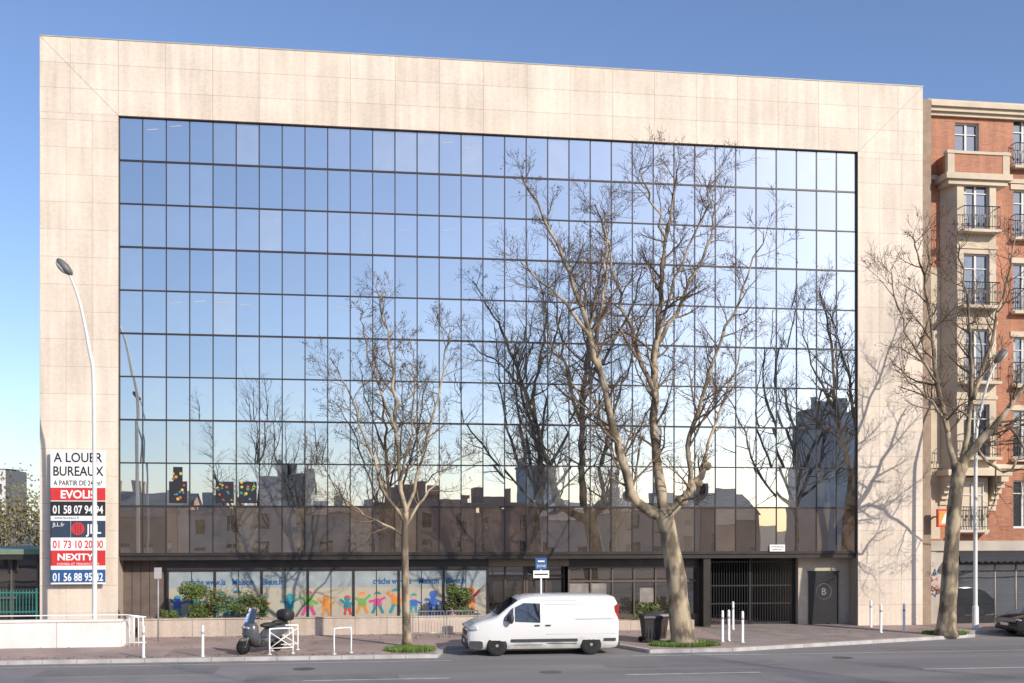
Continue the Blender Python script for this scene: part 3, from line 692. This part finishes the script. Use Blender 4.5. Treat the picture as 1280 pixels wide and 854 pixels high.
# ------------------------------------------------------------ opposite buildings (reflections)
rg=random.Random(12)
M_roof=mat('slate_roof',(0.24,0.22,0.205),0.8,0.25,1)
def house(x0,x1,y,z,roof,c,dep=12):
    e=MB(); hs=[]
    zz=0.8
    while zz+2.0<z:
        n=max(1,int((x1-x0)/2.4)); 
        for i in range(n):
            cx=x0+(i+.5)*(x1-x0)/n; hs.append((cx-.55,cx+.55,zz,zz+1.7))
        zz+=3.0
    wall_holes(e,x0,x1,0,z,0,hs,0,0.2)
    e.v=[(a,-b,c_) for a,b,c_ in e.v]; e.f=[tuple(reversed(f_)) for f_ in e.f]
    e.box(x0,x1,-dep,-0.2,0,z-0.01,2)
    for h in hs: e.box(h[0]+.02,h[1]-.02,-.19,-.15,h[2],h[3],3)
    if roof>0:
        e.face([(x0-.2,.3,z),(x0-.2,-dep/2,z+roof),(x1+.2,-dep/2,z+roof),(x1+.2,.3,z)],1); e.face([(x0-.2,-dep,z),(x1+.2,-dep,z),(x1+.2,-dep/2,z+roof),(x0-.2,-dep/2,z+roof)],1)
        e.face([(x0,0,z),(x0,-dep,z),(x0,-dep/2,z+roof)],0); e.face([(x1,0,z),(x1,-dep/2,z+roof),(x1,-dep,z)],0)
        for i in range(2):
            cx=x0+(x1-x0)*rg.uniform(.15,.85); e.box(cx-.5,cx+.5,-dep/2-.3,-dep/2+.3,z+roof-.6,z+roof+1.2,0)
    else: 
        e.box(x0-.2,x1+.2,-dep-.2,.25,z,z+.3,2); e.box(x0+1,x0+4,-6,-3,z+.3,z+2,2); e.box(x1-5,x1-3.5,-8,-6,z+.3,z+1.6,0)
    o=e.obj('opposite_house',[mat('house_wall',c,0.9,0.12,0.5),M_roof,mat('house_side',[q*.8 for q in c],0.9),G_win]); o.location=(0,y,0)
x=-60
while x<41:
    wd=rg.uniform(6,10); house(x,x+wd-0.05,-76+rg.uniform(-.5,.5),rg.choice([5.4,6.0,6.8,7.6]),rg.choice([0,1.4,2.0,2.6]),rg.choice([(0.78,0.66,0.53),(0.62,0.43,0.32),(0.8,0.74,0.64)])); x+=wd
house(53,60,-76,16.5,0,(0.8,0.75,0.68),14); house(62.5,78,-76,15,2,(0.5,0.42,0.36))
house(26,33,-130,13,0,(0.6,0.58,0.55))
# ------------------------------------------------------------ street lamps
M_pole=mat('pale_pole',(0.66,0.66,0.64),0.5,0.06)
M_lamp=mat('lamp_head',(0.12,0.12,0.12),0.5,0.1); M_lens=mat('lamp_lens',(0.45,0.45,0.42),0.3,0.1)
def lamp(x,y,H,reach,sx):
    b=MB(); pts=[Vector((0,0,0.1)),Vector((0,0,H*.35)),Vector((-.03*sx,0,H*.68)),Vector((-.17*sx,0,H*.765)),Vector((-.5*reach*sx,0,H*.89)),Vector((-.87*reach*sx,0,H*.965))]
    Q=smooth(pts,4); n=len(Q); b.tube(Q,[0.088-(0.05*i/(n-1)) for i in range(n)],10,0)
    b.lathe((0,0,0.1),[(0.17,0),(0.17,0.05),(0.13,0.1),(0.12,0.9),(0.10,0.95)],12,'z',0)
    e=Q[-1]; M_=Matrix.Translation(e)@Matrix.Rotation(rad(48*sx),4,'Y')
    b.ell((-.20*sx,0,0.02),(0.38,0.20,0.15),1,M_); b.ell((-.24*sx,0,-0.07),(0.28,0.16,0.11),2,M_)
    o=b.obj('street_lamp',[M_pole,M_lamp,M_lens]); o.location=(x,y,0)
lamp(-8.9,-3.9,13.45,1.0,1); lamp(24.6,-2.3,11.3,1.1,-1)
lamp(-16,-46.5,15,1.2,1); lamp(46,-46.5,17,1.2,1)
# ------------------------------------------------------------ small street furniture
M_band=mat('grey_band',(0.4,0.4,0.4),0.5)
def bollard(x,y,h=0.98,r=0.045,c=M_white):
    b=MB(); b.lathe((0,0,KH),[(r+.02,0),(r+.02,.03),(r,.04),(r,h-.06),(r*.8,h-.02),(r*.3,h)],12,'z',0); b.lathe((0,0,KH),[(r+.004,h*.72),(r+.004,h*.8)],12,'z',1)
    o=b.obj('bollard',[c,M_band]); o.location=(x,y,0)
for x_,y_ in ((-6.55,-7.9),(-4.75,-7.9),(12.95,-5.7),(13.25,-5.5),(13.55,-6.1),(14.9,-1.2),(20.1,-3.3),(21.1,-3.2),(20.8,-1.0)): bollard(x_,y_,1.0 if x_<10 else 1.12,0.042 if x_<10 else 0.05)
def barrier(x,y,wd,cross,rz=0):
    b=MB(); h=0.92
    b.tube(smooth([Vector((-wd/2,0,.1)),Vector((-wd/2,0,h-.08)),Vector((-wd/2+.08,0,h)),Vector((wd/2-.08,0,h)),Vector((wd/2,0,h-.08)),Vector((wd/2,0,.1))],3),0.026,8)
    if cross:
        b.tube([(-wd/2,0,h-.1),(wd/2,0,.3)],.016,6); b.tube([(-wd/2,0.002,.3),(wd/2,.002,h-.1)],.016,6); b.tube([(-wd/2,0,.3),(wd/2,0,.3)],.016,6)
    for s_ in (-1,1): b.lathe((s_*wd/2,0,KH-.02),[(.07,0),(.07,.025)],10,'z')
    o=b.obj('pavement_barrier',[M_white]); o.location=(x,y,0.02); o.rotation_euler=(0,0,rz)
barrier(-2.35,-7.5,0.75,True,0.3); barrier(-2.3,-6.4,0.85,True,0.3); barrier(-.4,-7.6,0.65,False,0.6)
b=MB()
for s_ in range(2):
    x0=2.1+s_*1.25
    b.tube([(x0,-2.8,.12),(x0,-2.8,1.1),(x0+1.15,-2.8,1.1),(x0+1.15,-2.8,.12)],.022,6,sm=False)
    b.tube([(x0,-2.8,.3),(x0+1.15,-2.8,.3)],.018,6)
    for i in range(1,10): b.tube([(x0+i*.115,-2.8,.3),(x0+i*.115,-2.8,1.1)],.009,4)
    for xx in (x0+.15,x0+1.0): b.tube([(xx,-3.1,.13),(xx,-2.8,.22),(xx,-2.5,.13)],.018,5)
b.obj('crowd_barrier',[mat('galvanised',(0.42,0.42,0.42),0.4,0.1,metal=0.6)])
def bin_(x,y,c,rz=0,nm='wheeled_bin'):
    b=MB()
    R=[]
    for z,wx,wy in ((.18,.24,.27),(.5,.27,.31),(.95,.31,.36),(.98,.34,.39)):
        R.append([(-wx,-wy,z),(wx,-wy,z),(wx,wy,z),(-wx,wy,z)])
    b.rings(R,0,True,False)
    R=[[(-.35,-.41,.985),(.35,-.41,.985),(.35,.41,.985),(-.35,.41,.985)],[(-.33,-.38,1.06),(.33,-.38,1.06),(.33,.36,1.1),(-.33,.36,1.1)],[(-.2,-.2,1.1),(.2,-.2,1.1),(.2,.25,1.12),(-.2,.25,1.12)]]
    b.rings(R,1,True,False)
    for s_ in (-1,1): b.lathe((s_*.29,.28,.2),[(.1,-.03),(.1,.03)],14,'y',1)
    b.tube([(-.25,.42,.98),(-.25,.5,1.0),(.25,.5,1.0),(.25,.42,.98)],.02,6,1)
    for i in range(4): b.box(-.2+i*.12,-.17+i*.12,-.335,-.30,.3,.85,0)
    o=b.obj(nm,[c,M_black]); o.location=(x,y,KH-.1); o.rotation_euler=(0,0,rz)
bin_(10.35,-5.6,mat('bin_dark',(0.03,0.028,0.03),0.5)); bin_(10.75,-4.9,mat('bin_brown',(0.05,0.03,0.028),0.5),.2)
b=MB(); b.tube([(0,0,.1),(0,0,3.1)],.035,8,0); b.box(-.20,.20,-.06,-.035,2.72,3.12,1); b.box(-.28,.28,-.06,-.035,2.42,2.68,0); b.box(-.12,.12,-.063,-.061,2.98,3.03,0); b.box(-.24,.24,-.063,-.061,2.52,2.57,2)
b.obj('parking_sign',[M_white,M_blue,M_blk]).location=(6.45,-5.4,0)
text('ZONE',.12,0,-.064,2.80,M_white,bpy.data.objects['parking_sign'],'lettering','CENTER')
b=MB(); b.tube([(-7.0,-2.6,.1),(-7.0,-2.6,2.7)],.03,8,0); b.box(-7.13,-6.87,-2.66,-2.64,2.35,2.75,1); b.obj('small_signpost',[mat('grey_pole',(.3,.3,.3),.5),mat('sign_back',(0.35,.33,.33),.5)])
# ------------------------------------------------------------ vehicles
def wheel(b,x,y,R,wd,side,mt,mr,md):
    s_=side
    b.lathe((x,y,R),[(R*.6,-wd/2),(R*.94,-wd/2),(R,-wd/2*.6),(R,wd/2*.6),(R*.94,wd/2),(R*.6,wd/2)],28,'y',mt)
    yo=y+s_*(wd/2-.02)
    b.lathe((x,yo,R),[(R*.66,-.01),(R*.66,.026)],24,'y',mr)
    for i in range(6):
        a_=i*math.pi/3; M_=Matrix.Translation((x,yo+s_*.026,R))@Matrix.Rotation(a_,4,'Y')
        b.box(R*.27,R*.54,-.004,.004,-.035,.035,md,M_)
    b.lathe((x,yo+s_*.03,R),[(R*.14,-.012),(R*.14,.012)],12,'y',mr)
def loft_body(stations,W,wf,arches,R):
    b=MB(); rings=[]
    fr_=[0,.10,.25,.42,.58,.72,.84,.92]
    for (x,zb,zt,ws) in stations:
        half=[]
        for f_ in fr_:
            z=zb+(zt-zb)*f_; half.append((wf(z)*W/2*ws*(0.93 if f_==0 else 1),z))
        y_=half[-1][0]; half+= [(y_*.95,zb+(zt-zb)*.965),(y_*.82,zb+(zt-zb)*.988),(y_*.45,zt)]
        rings.append([(x,-y,z) for y,z in half]+[(x,y,z) for y,z in reversed(half)])
    b.rings(rings,0,True,True)
    o=b.obj('tmp_body',[])
    cuts=[]
    for ax_ in arches:
        c=MB(); c.lathe((ax_,0,R),[(R*1.15,-W),(R*1.15,W)],32,'y'); co=c.obj('tmp_cut',[]); cuts.append(co)
        md=o.modifiers.new('b','BOOLEAN'); md.operation='DIFFERENCE'; md.object=co; md.solver='EXACT'
    bpy.context.view_layer.update()
    me=bpy.data.meshes.new_from_object(o.evaluated_get(bpy.context.evaluated_depsgraph_get()))
    bpy.data.objects.remove(o)
    for c in cuts: bpy.data.objects.remove(c)
    return me
def interp(tab,z):
    for (a,b_),(c,d) in zip(tab[:-1],tab[1:]):
        if z<=c: return b_+(d-b_)*(z-a)/(c-a) if c>a else b_
    return tab[-1][1]
def carpaint(n,c,r=.25):
    m,nt,b=newmat(n); N=nt.nodes;L=nt.links
    no=N.new('ShaderNodeTexNoise'); no.inputs['Scale'].default_value=2; no.inputs['Detail'].default_value=8; tc=N.new('ShaderNodeTexCoord'); L.new(tc.outputs['Object'],no.inputs[0])
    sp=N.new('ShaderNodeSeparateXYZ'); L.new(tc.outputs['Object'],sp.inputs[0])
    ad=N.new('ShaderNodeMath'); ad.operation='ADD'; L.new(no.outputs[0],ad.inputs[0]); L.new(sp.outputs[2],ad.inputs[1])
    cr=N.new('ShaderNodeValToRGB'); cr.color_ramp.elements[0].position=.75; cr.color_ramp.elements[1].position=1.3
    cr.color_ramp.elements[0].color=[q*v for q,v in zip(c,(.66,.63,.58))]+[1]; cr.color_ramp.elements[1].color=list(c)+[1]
    L.new(ad.outputs[0],cr.inputs[0]); L.new(cr.outputs[0],b.inputs['Base Color'])
    b.inputs['Roughness'].default_value=r; b.inputs['Coat Weight'].default_value=.5; return m
M_tyre=mat('tyre',(0.02,0.02,0.02),.85,.2,8); M_rim=mat('rim',(0.36,0.36,0.37),.4,.1,metal=.4); M_cglass=glass('vehicle_glass',(0.015,0.017,0.02),0.10,(.9,.95,1))
M_trim=mat('plastic_trim',(0.035,0.035,0.038),.6,.1); M_light=mat('headlight',(0.45,0.48,0.5),.1,.1,metal=.4); M_tail=mat('tail_light',(0.4,0.02,0.02),.3)
def sidepoly(b,P,wf,W,off,mi,side):
    F=[(x,side*(wf(z)*W/2+off),z) for x,z in P]
    if side<0: b.face(F,mi)
    else: b.face(list(reversed(F)),mi)
def seam(b,P,wf,W,side,mi,r=.006):
    Q=[Vector((x,side*(wf(z)*W/2+.001),z)) for x,z in P]; b.tube(Q,r,4,mi)
VW=1.95
vt=[(0,.93),(.45,.97),(.62,1.0),(1.05,1.0),(1.75,.88),(1.85,.84),(2.1,.78)]
vf=lambda z: interp(vt,z)
st_=[(0.0,.32,.70,.80),(0.03,.26,.88,.86),(.12,.24,1.0,.92),(.30,.22,1.10,.965),(.55,.22,1.17,.985),(.80,.22,1.23,1),(.95,.22,1.30,1),(1.28,.22,1.57,1),(1.60,.22,1.81,1),(1.80,.22,1.91,1),(2.1,.22,1.955,1),(2.6,.22,1.975,1),(3.4,.22,1.975,1),(4.2,.22,1.965,1),(4.72,.22,1.945,1),(4.90,.24,1.90,.99),(4.97,.28,1.76,.975),(5.0,.34,1.2,.96)]
me=loft_body(st_,VW,vf,[.96,4.08],.345)
me.materials.append(carpaint('white_car_paint',(0.68,0.675,0.665)))
for pf in me.polygons: pf.use_smooth=True
V=empty('delivery_van')
o=bpy.data.objects.new('body',me); S.collection.objects.link(o); o.parent=V
md=o.modifiers.new('e','EDGE_SPLIT'); md.split_angle=rad(35)
b=MB()
for s_ in (-1,1):
    for x in (.96,4.08): wheel(b,x,s_*(VW/2-.13),.345,.22,s_,0,1,2)
b.obj('wheels',[M_tyre,M_rim,M_black],V)
b=MB()
b.box(.5,4.6,-.72,.72,.2,.72,1)
for s_ in (-1,1):
    sidepoly(b,[(1.18,1.14),(1.50,1.12),(1.50,1.58),(1.40,1.50),(1.2,1.26)],vf,VW,.012,0,s_)
    sidepoly(b,[(1.55,1.12),(2.38,1.08),(2.38,1.70),(1.84,1.72),(1.55,1.58)],vf,VW,.012,0,s_)
    seam(b,[(1.35,.40),(1.35,1.1)],vf,VW,s_,1); seam(b,[(2.46,.40),(2.46,1.78)],vf,VW,s_,1); seam(b,[(2.46,.36),(1.4,.36)],vf,VW,s_,1)
    seam(b,[(3.55,.42),(3.55,1.78)],vf,VW,s_,1); seam(b,[(3.55,1.18),(4.8,1.18)],vf,VW,s_,1,.008); seam(b,[(2.46,1.78),(3.55,1.78)],vf,VW,s_,1,.004)
    seam(b,[(2.55,.70),(4.9,.70)],vf,VW,s_,2,.006); seam(b,[(2.55,1.66),(4.85,1.66)],vf,VW,s_,2,.006); seam(b,[(2.6,.40),(3.6,.38)],vf,VW,s_,1,.012)
    b.box(1.42,3.62,s_*(VW/2+.004)-.012,s_*(VW/2+.004)+.012,.46,.55,1); b.box(4.5,4.9,s_*(VW/2-.004)-.012,s_*(VW/2-.004)+.012,.46,.55,1)
    b.box(2.2,2.36,s_*(VW/2+.02)-.015,s_*(VW/2+.02)+.015,.97,1.01,1); b.box(2.56,2.72,s_*(VW/2+.02)-.015,s_*(VW/2+.02)+.015,.97,1.01,1)
    b.ell((1.40,s_*(VW/2+.17),1.24),(.09,.12,.18),1); b.tube([(1.46,s_*(VW/2-.02),1.12),(1.42,s_*(VW/2+.1),1.14)],.035,6,1)
    b.ell((.24,s_*.865,.90),(.24,.10,.10),3)
    b.ell((.05,s_*.66,.42),(.06,.10,.07),6)
    b.box(4.93,5.005,s_*.86-.06,s_*.86+.06,.95,1.65,4); b.box(4.88,4.985,s_*.90-.012,s_*.90+.012,1.0,1.6,4)
b.box(-.03,.12,-.80,.80,.26,.56,1); b.box(.06,.5,-.93,-.90,.26,.50,1); b.box(.06,.5,.90,.93,.26,.50,1)
b.box(-.012,.06,-.6,.6,.64,.80,1); b.box(-.036,-.031,-.25,.25,.40,.50,5)
b.face([(0.99,-.82,1.345),(0.99,.82,1.345),(1.62,.75,1.835),(1.62,-.75,1.835)][::-1],0)
b.face([(0.99,-.82,1.345),(1.62,-.75,1.835),(1.64,-.82,1.78),(1.09,-.89,1.33)],0)
b.tube([(.98,-.5,1.34),(1.13,.1,1.47)],.01,4,1)
b.box(4.98,5.06,-.85,.85,.30,.52,1); b.box(4.995,5.012,-.7,-.04,1.1,1.7,0); b.box(4.995,5.012,.04,.7,1.1,1.7,0)
b.tube([(1.85,-.3,1.9),(1.6,-.3,2.15)],.008,4,1)
b.ell((.0,0,.93),(.03,.09,.09),6)
b.obj('windows_and_trim',[M_cglass,M_trim,carpaint('panel_crease',(0.5,0.5,0.5)),M_light,M_tail,M_white,M_rim],V)
V.location=(3.6,-7.13,0.004)
CW=1.78
ct=[(0,.93),(.4,.98),(.6,1.0),(.92,.99),(1.35,.80),(1.5,.74)]
cf=lambda z: interp(ct,z)
sc=[(0.0,.30,.58,.80),(.04,.24,.70,.87),(.2,.2,.78,.94),(.6,.2,.88,.98),(1.05,.2,.96,1),(1.25,.2,1.03,1),(1.6,.2,1.22,1),(1.95,.2,1.38,1),(2.3,.2,1.45,1),(2.9,.2,1.46,1),(3.4,.2,1.42,1),(3.75,.2,1.28,1),(4.0,.22,1.02,.98),(4.12,.26,.85,.95),(4.16,.34,.6,.92)]
me=loft_body(sc,CW,cf,[.82,3.38],.31); me.materials.append(carpaint('black_car_paint',(0.02,0.021,0.024),.15))
for pf in me.polygons: pf.use_smooth=True
C=empty('parked_car'); o=bpy.data.objects.new('body',me); S.collection.objects.link(o); o.parent=C
md=o.modifiers.new('e','EDGE_SPLIT'); md.split_angle=rad(35)
b=MB()
for s_ in (-1,1):
    for x in (.82,3.38): wheel(b,x,s_*(CW/2-.11),.31,.2,s_,0,1,2)
b.obj('wheels',[M_tyre,M_rim,M_black],C)
b=MB(); b.box(.4,3.8,-.62,.62,.2,.6,1)
for s_ in (-1,1):
    sidepoly(b,[(1.45,.97),(2.35,.97),(2.35,1.33),(1.98,1.31)],cf,CW,.014,0,s_); sidepoly(b,[(2.42,.97),(3.3,.99),(3.15,1.30),(2.42,1.33)],cf,CW,.014,0,s_)
    seam(b,[(1.4,.35),(1.4,.93)],cf,CW,s_,1); seam(b,[(2.39,.35),(2.39,.93)],cf,CW,s_,1); b.ell((1.5,s_*(CW/2+.09),.98),(.07,.09,.07),1)
    b.ell((.17,s_*.70,.66),(.16,.13,.06),3); b.box(4.0,4.1,s_*.7-.12,s_*.7+.12,.75,.95,4)
b.face([(1.22,-.68,1.035),(1.22,.68,1.035),(1.92,.56,1.385),(1.92,-.56,1.385)][::-1],0); b.box(-.02,.06,-.55,.55,.32,.46,1); b.box(-.03,-.01,-.26,.26,.42,.52,5)
b.obj('windows_and_trim',[M_cglass,M_trim,M_black,M_light,M_tail,M_white],C); C.location=(24.85,-3.95,0.004)
# ------------------------------------------------------------ scooter
SC=empty('motor_scooter'); b=MB()
wheel(b,0,0,.26,.12,-1,0,1,2); wheel(b,0,0,.26,.12,1,0,1,2)
wheel(b,1.42,0,.25,.14,-1,0,1,2); wheel(b,1.42,0,.25,.14,1,0,1,2)
b.ell((.02,0,.47),(.22,.10,.08),3)
b.tube([(0,-.09,.27),(.16,-.09,.75)],.03,6,1); b.tube([(0,.09,.27),(.16,.09,.75)],.03,6,1)
R=[]
for x,zl,zh,w_ in ((.02,.62,.80,.08),(.10,.48,1.0,.24),(.22,.34,1.12,.31),(.34,.26,1.08,.30),(.42,.22,.86,.25),(.55,.18,.54,.24),(.75,.18,.58,.24),(.85,.20,.70,.26),(1.0,.24,.82,.27),(1.2,.34,.86,.26),(1.45,.48,.88,.23),(1.7,.58,.90,.17),(1.84,.70,.90,.07)):
    zc=(zl+zh)/2; R.append([(x,w_*math.cos(t*math.pi/6)*(abs(math.cos(t*math.pi/6))**-.25 if abs(math.cos(t*math.pi/6))>.01 else 1),zc+(zh-zl)/2*math.sin(t*math.pi/6)) for t in range(12)])
b.rings(R,3)
b.ell((1.0,0,.88),(.34,.17,.09),2); b.ell((1.42,0,.94),(.28,.15,.09),2)
b.tube([(.22,0,1.0),(.30,0,1.15)],.05,8,2); b.tube([(.42,-.36,1.15),(.32,-.2,1.17),(.28,0,1.15),(.32,.2,1.17),(.42,.36,1.15)],.018,6,2)
for s_ in (-1,1):
    b.tube([(.34,s_*.28,1.17),(.28,s_*.36,1.33)],.009,5,2); b.ell((.27,s_*.38,1.36),(.02,.07,.045),2)
    b.ell((.045,s_*.10,.86),(.06,.085,.05),4)
WS=[]
for i in range(5):
    t=i/4; WS.append([(.10+.16*t+.05*abs(j-2)/2*1.5,(j-2)*.12*(1-.25*t),1.02+.44*t) for j in range(5)])
b.rings(WS,5,False,True,closed=False)
R=[]
for z,r1,r2 in ((1.0,.16,.19),(1.03,.20,.24),(1.2,.22,.27),(1.31,.19,.23),(1.36,.10,.13)):
    R.append([(1.72+r1*math.cos(t*math.pi/8)*min(1.25,1/max(abs(math.cos(t*math.pi/8)),abs(math.sin(t*math.pi/8)))),r2*math.sin(t*math.pi/8)*min(1.25,1/max(abs(math.cos(t*math.pi/8)),abs(math.sin(t*math.pi/8)))),z) for t in range(16)])
b.rings(R,2); b.box(1.5,1.75,-.1,.1,.86,1.0,2)
b.tube([(1.1,.17,.28),(1.4,.2,.33),(1.75,.2,.45)],[.03,.05,.055],8,1); b.tube([(1.1,-.12,.3),(1.42,-.14,.27)],.07,8,2); b.tube([(.9,-.1,.3),(.86,-.28,.02)],.014,5,2)
b.ell((.6,0,.3),(.35,.2,.12),2)
b.ell((1.83,0,.80),(.04,.1,.04),6); b.box(1.84,1.86,-.09,.09,.5,.68,7)
b.obj('scooter_body',[M_tyre,mat('steel',(0.35,.35,.36),.35,.1,metal=.8),mat('seat_black',(0.02,.02,.02),.6),carpaint('grey_paint',(0.085,0.09,0.10),.25),M_light,glass('screen',(0.05,.055,.06),.15,(.9,.95,1)),M_tail,M_white],SC)
SC.location=(-3.55,-7.45,KH); SC.rotation_euler=(rad(4),0,rad(46))
# ------------------------------------------------------------ light, sky, camera
EL,AZ=28,145
W=bpy.data.worlds.new('World'); S.world=W; W.use_nodes=True; nt=W.node_tree
sk=nt.nodes.new('ShaderNodeTexSky'); sk.sky_type='NISHITA'; sk.sun_disc=False; sk.sun_elevation=rad(EL); sk.sun_rotation=rad(AZ)
sk.air_density=0.9; sk.dust_density=0.7; sk.ozone_density=1.0
# white balance of the sky light: slightly cooler, so the haze near the horizon is pale rather than yellow
wb=nt.nodes.new('ShaderNodeVectorMath'); wb.operation='MULTIPLY'; wb.inputs[1].default_value=(0.93,0.99,1.17)
nt.links.new(sk.outputs[0],wb.inputs[0])
bg=nt.nodes['Background']; bg.inputs['Strength'].default_value=0.15; nt.links.new(wb.outputs[0],bg.inputs['Color'])
sd=bpy.data.lights.new('sun','SUN'); sd.energy=4.8; sd.angle=rad(.5); sd.color=(1,.915,.80)
so=bpy.data.objects.new('sun',sd); S.collection.objects.link(so)
tosun=Vector((math.sin(rad(AZ))*math.cos(rad(EL)),math.cos(rad(AZ))*math.cos(rad(EL)),math.sin(rad(EL))))
so.rotation_euler=tosun.to_track_quat('Z','Y').to_euler(); so.location=(0,0,50)
cd=bpy.data.cameras.new('camera'); cd.sensor_width=36; cd.lens=39.375; cd.shift_y=0.18125; cd.clip_end=6000; cd.clip_start=.1
co=bpy.data.objects.new('camera',cd); S.collection.objects.link(co); co.location=(0,-44.15,4.2); co.rotation_euler=(rad(90),0,rad(-7.97))
S.camera=co
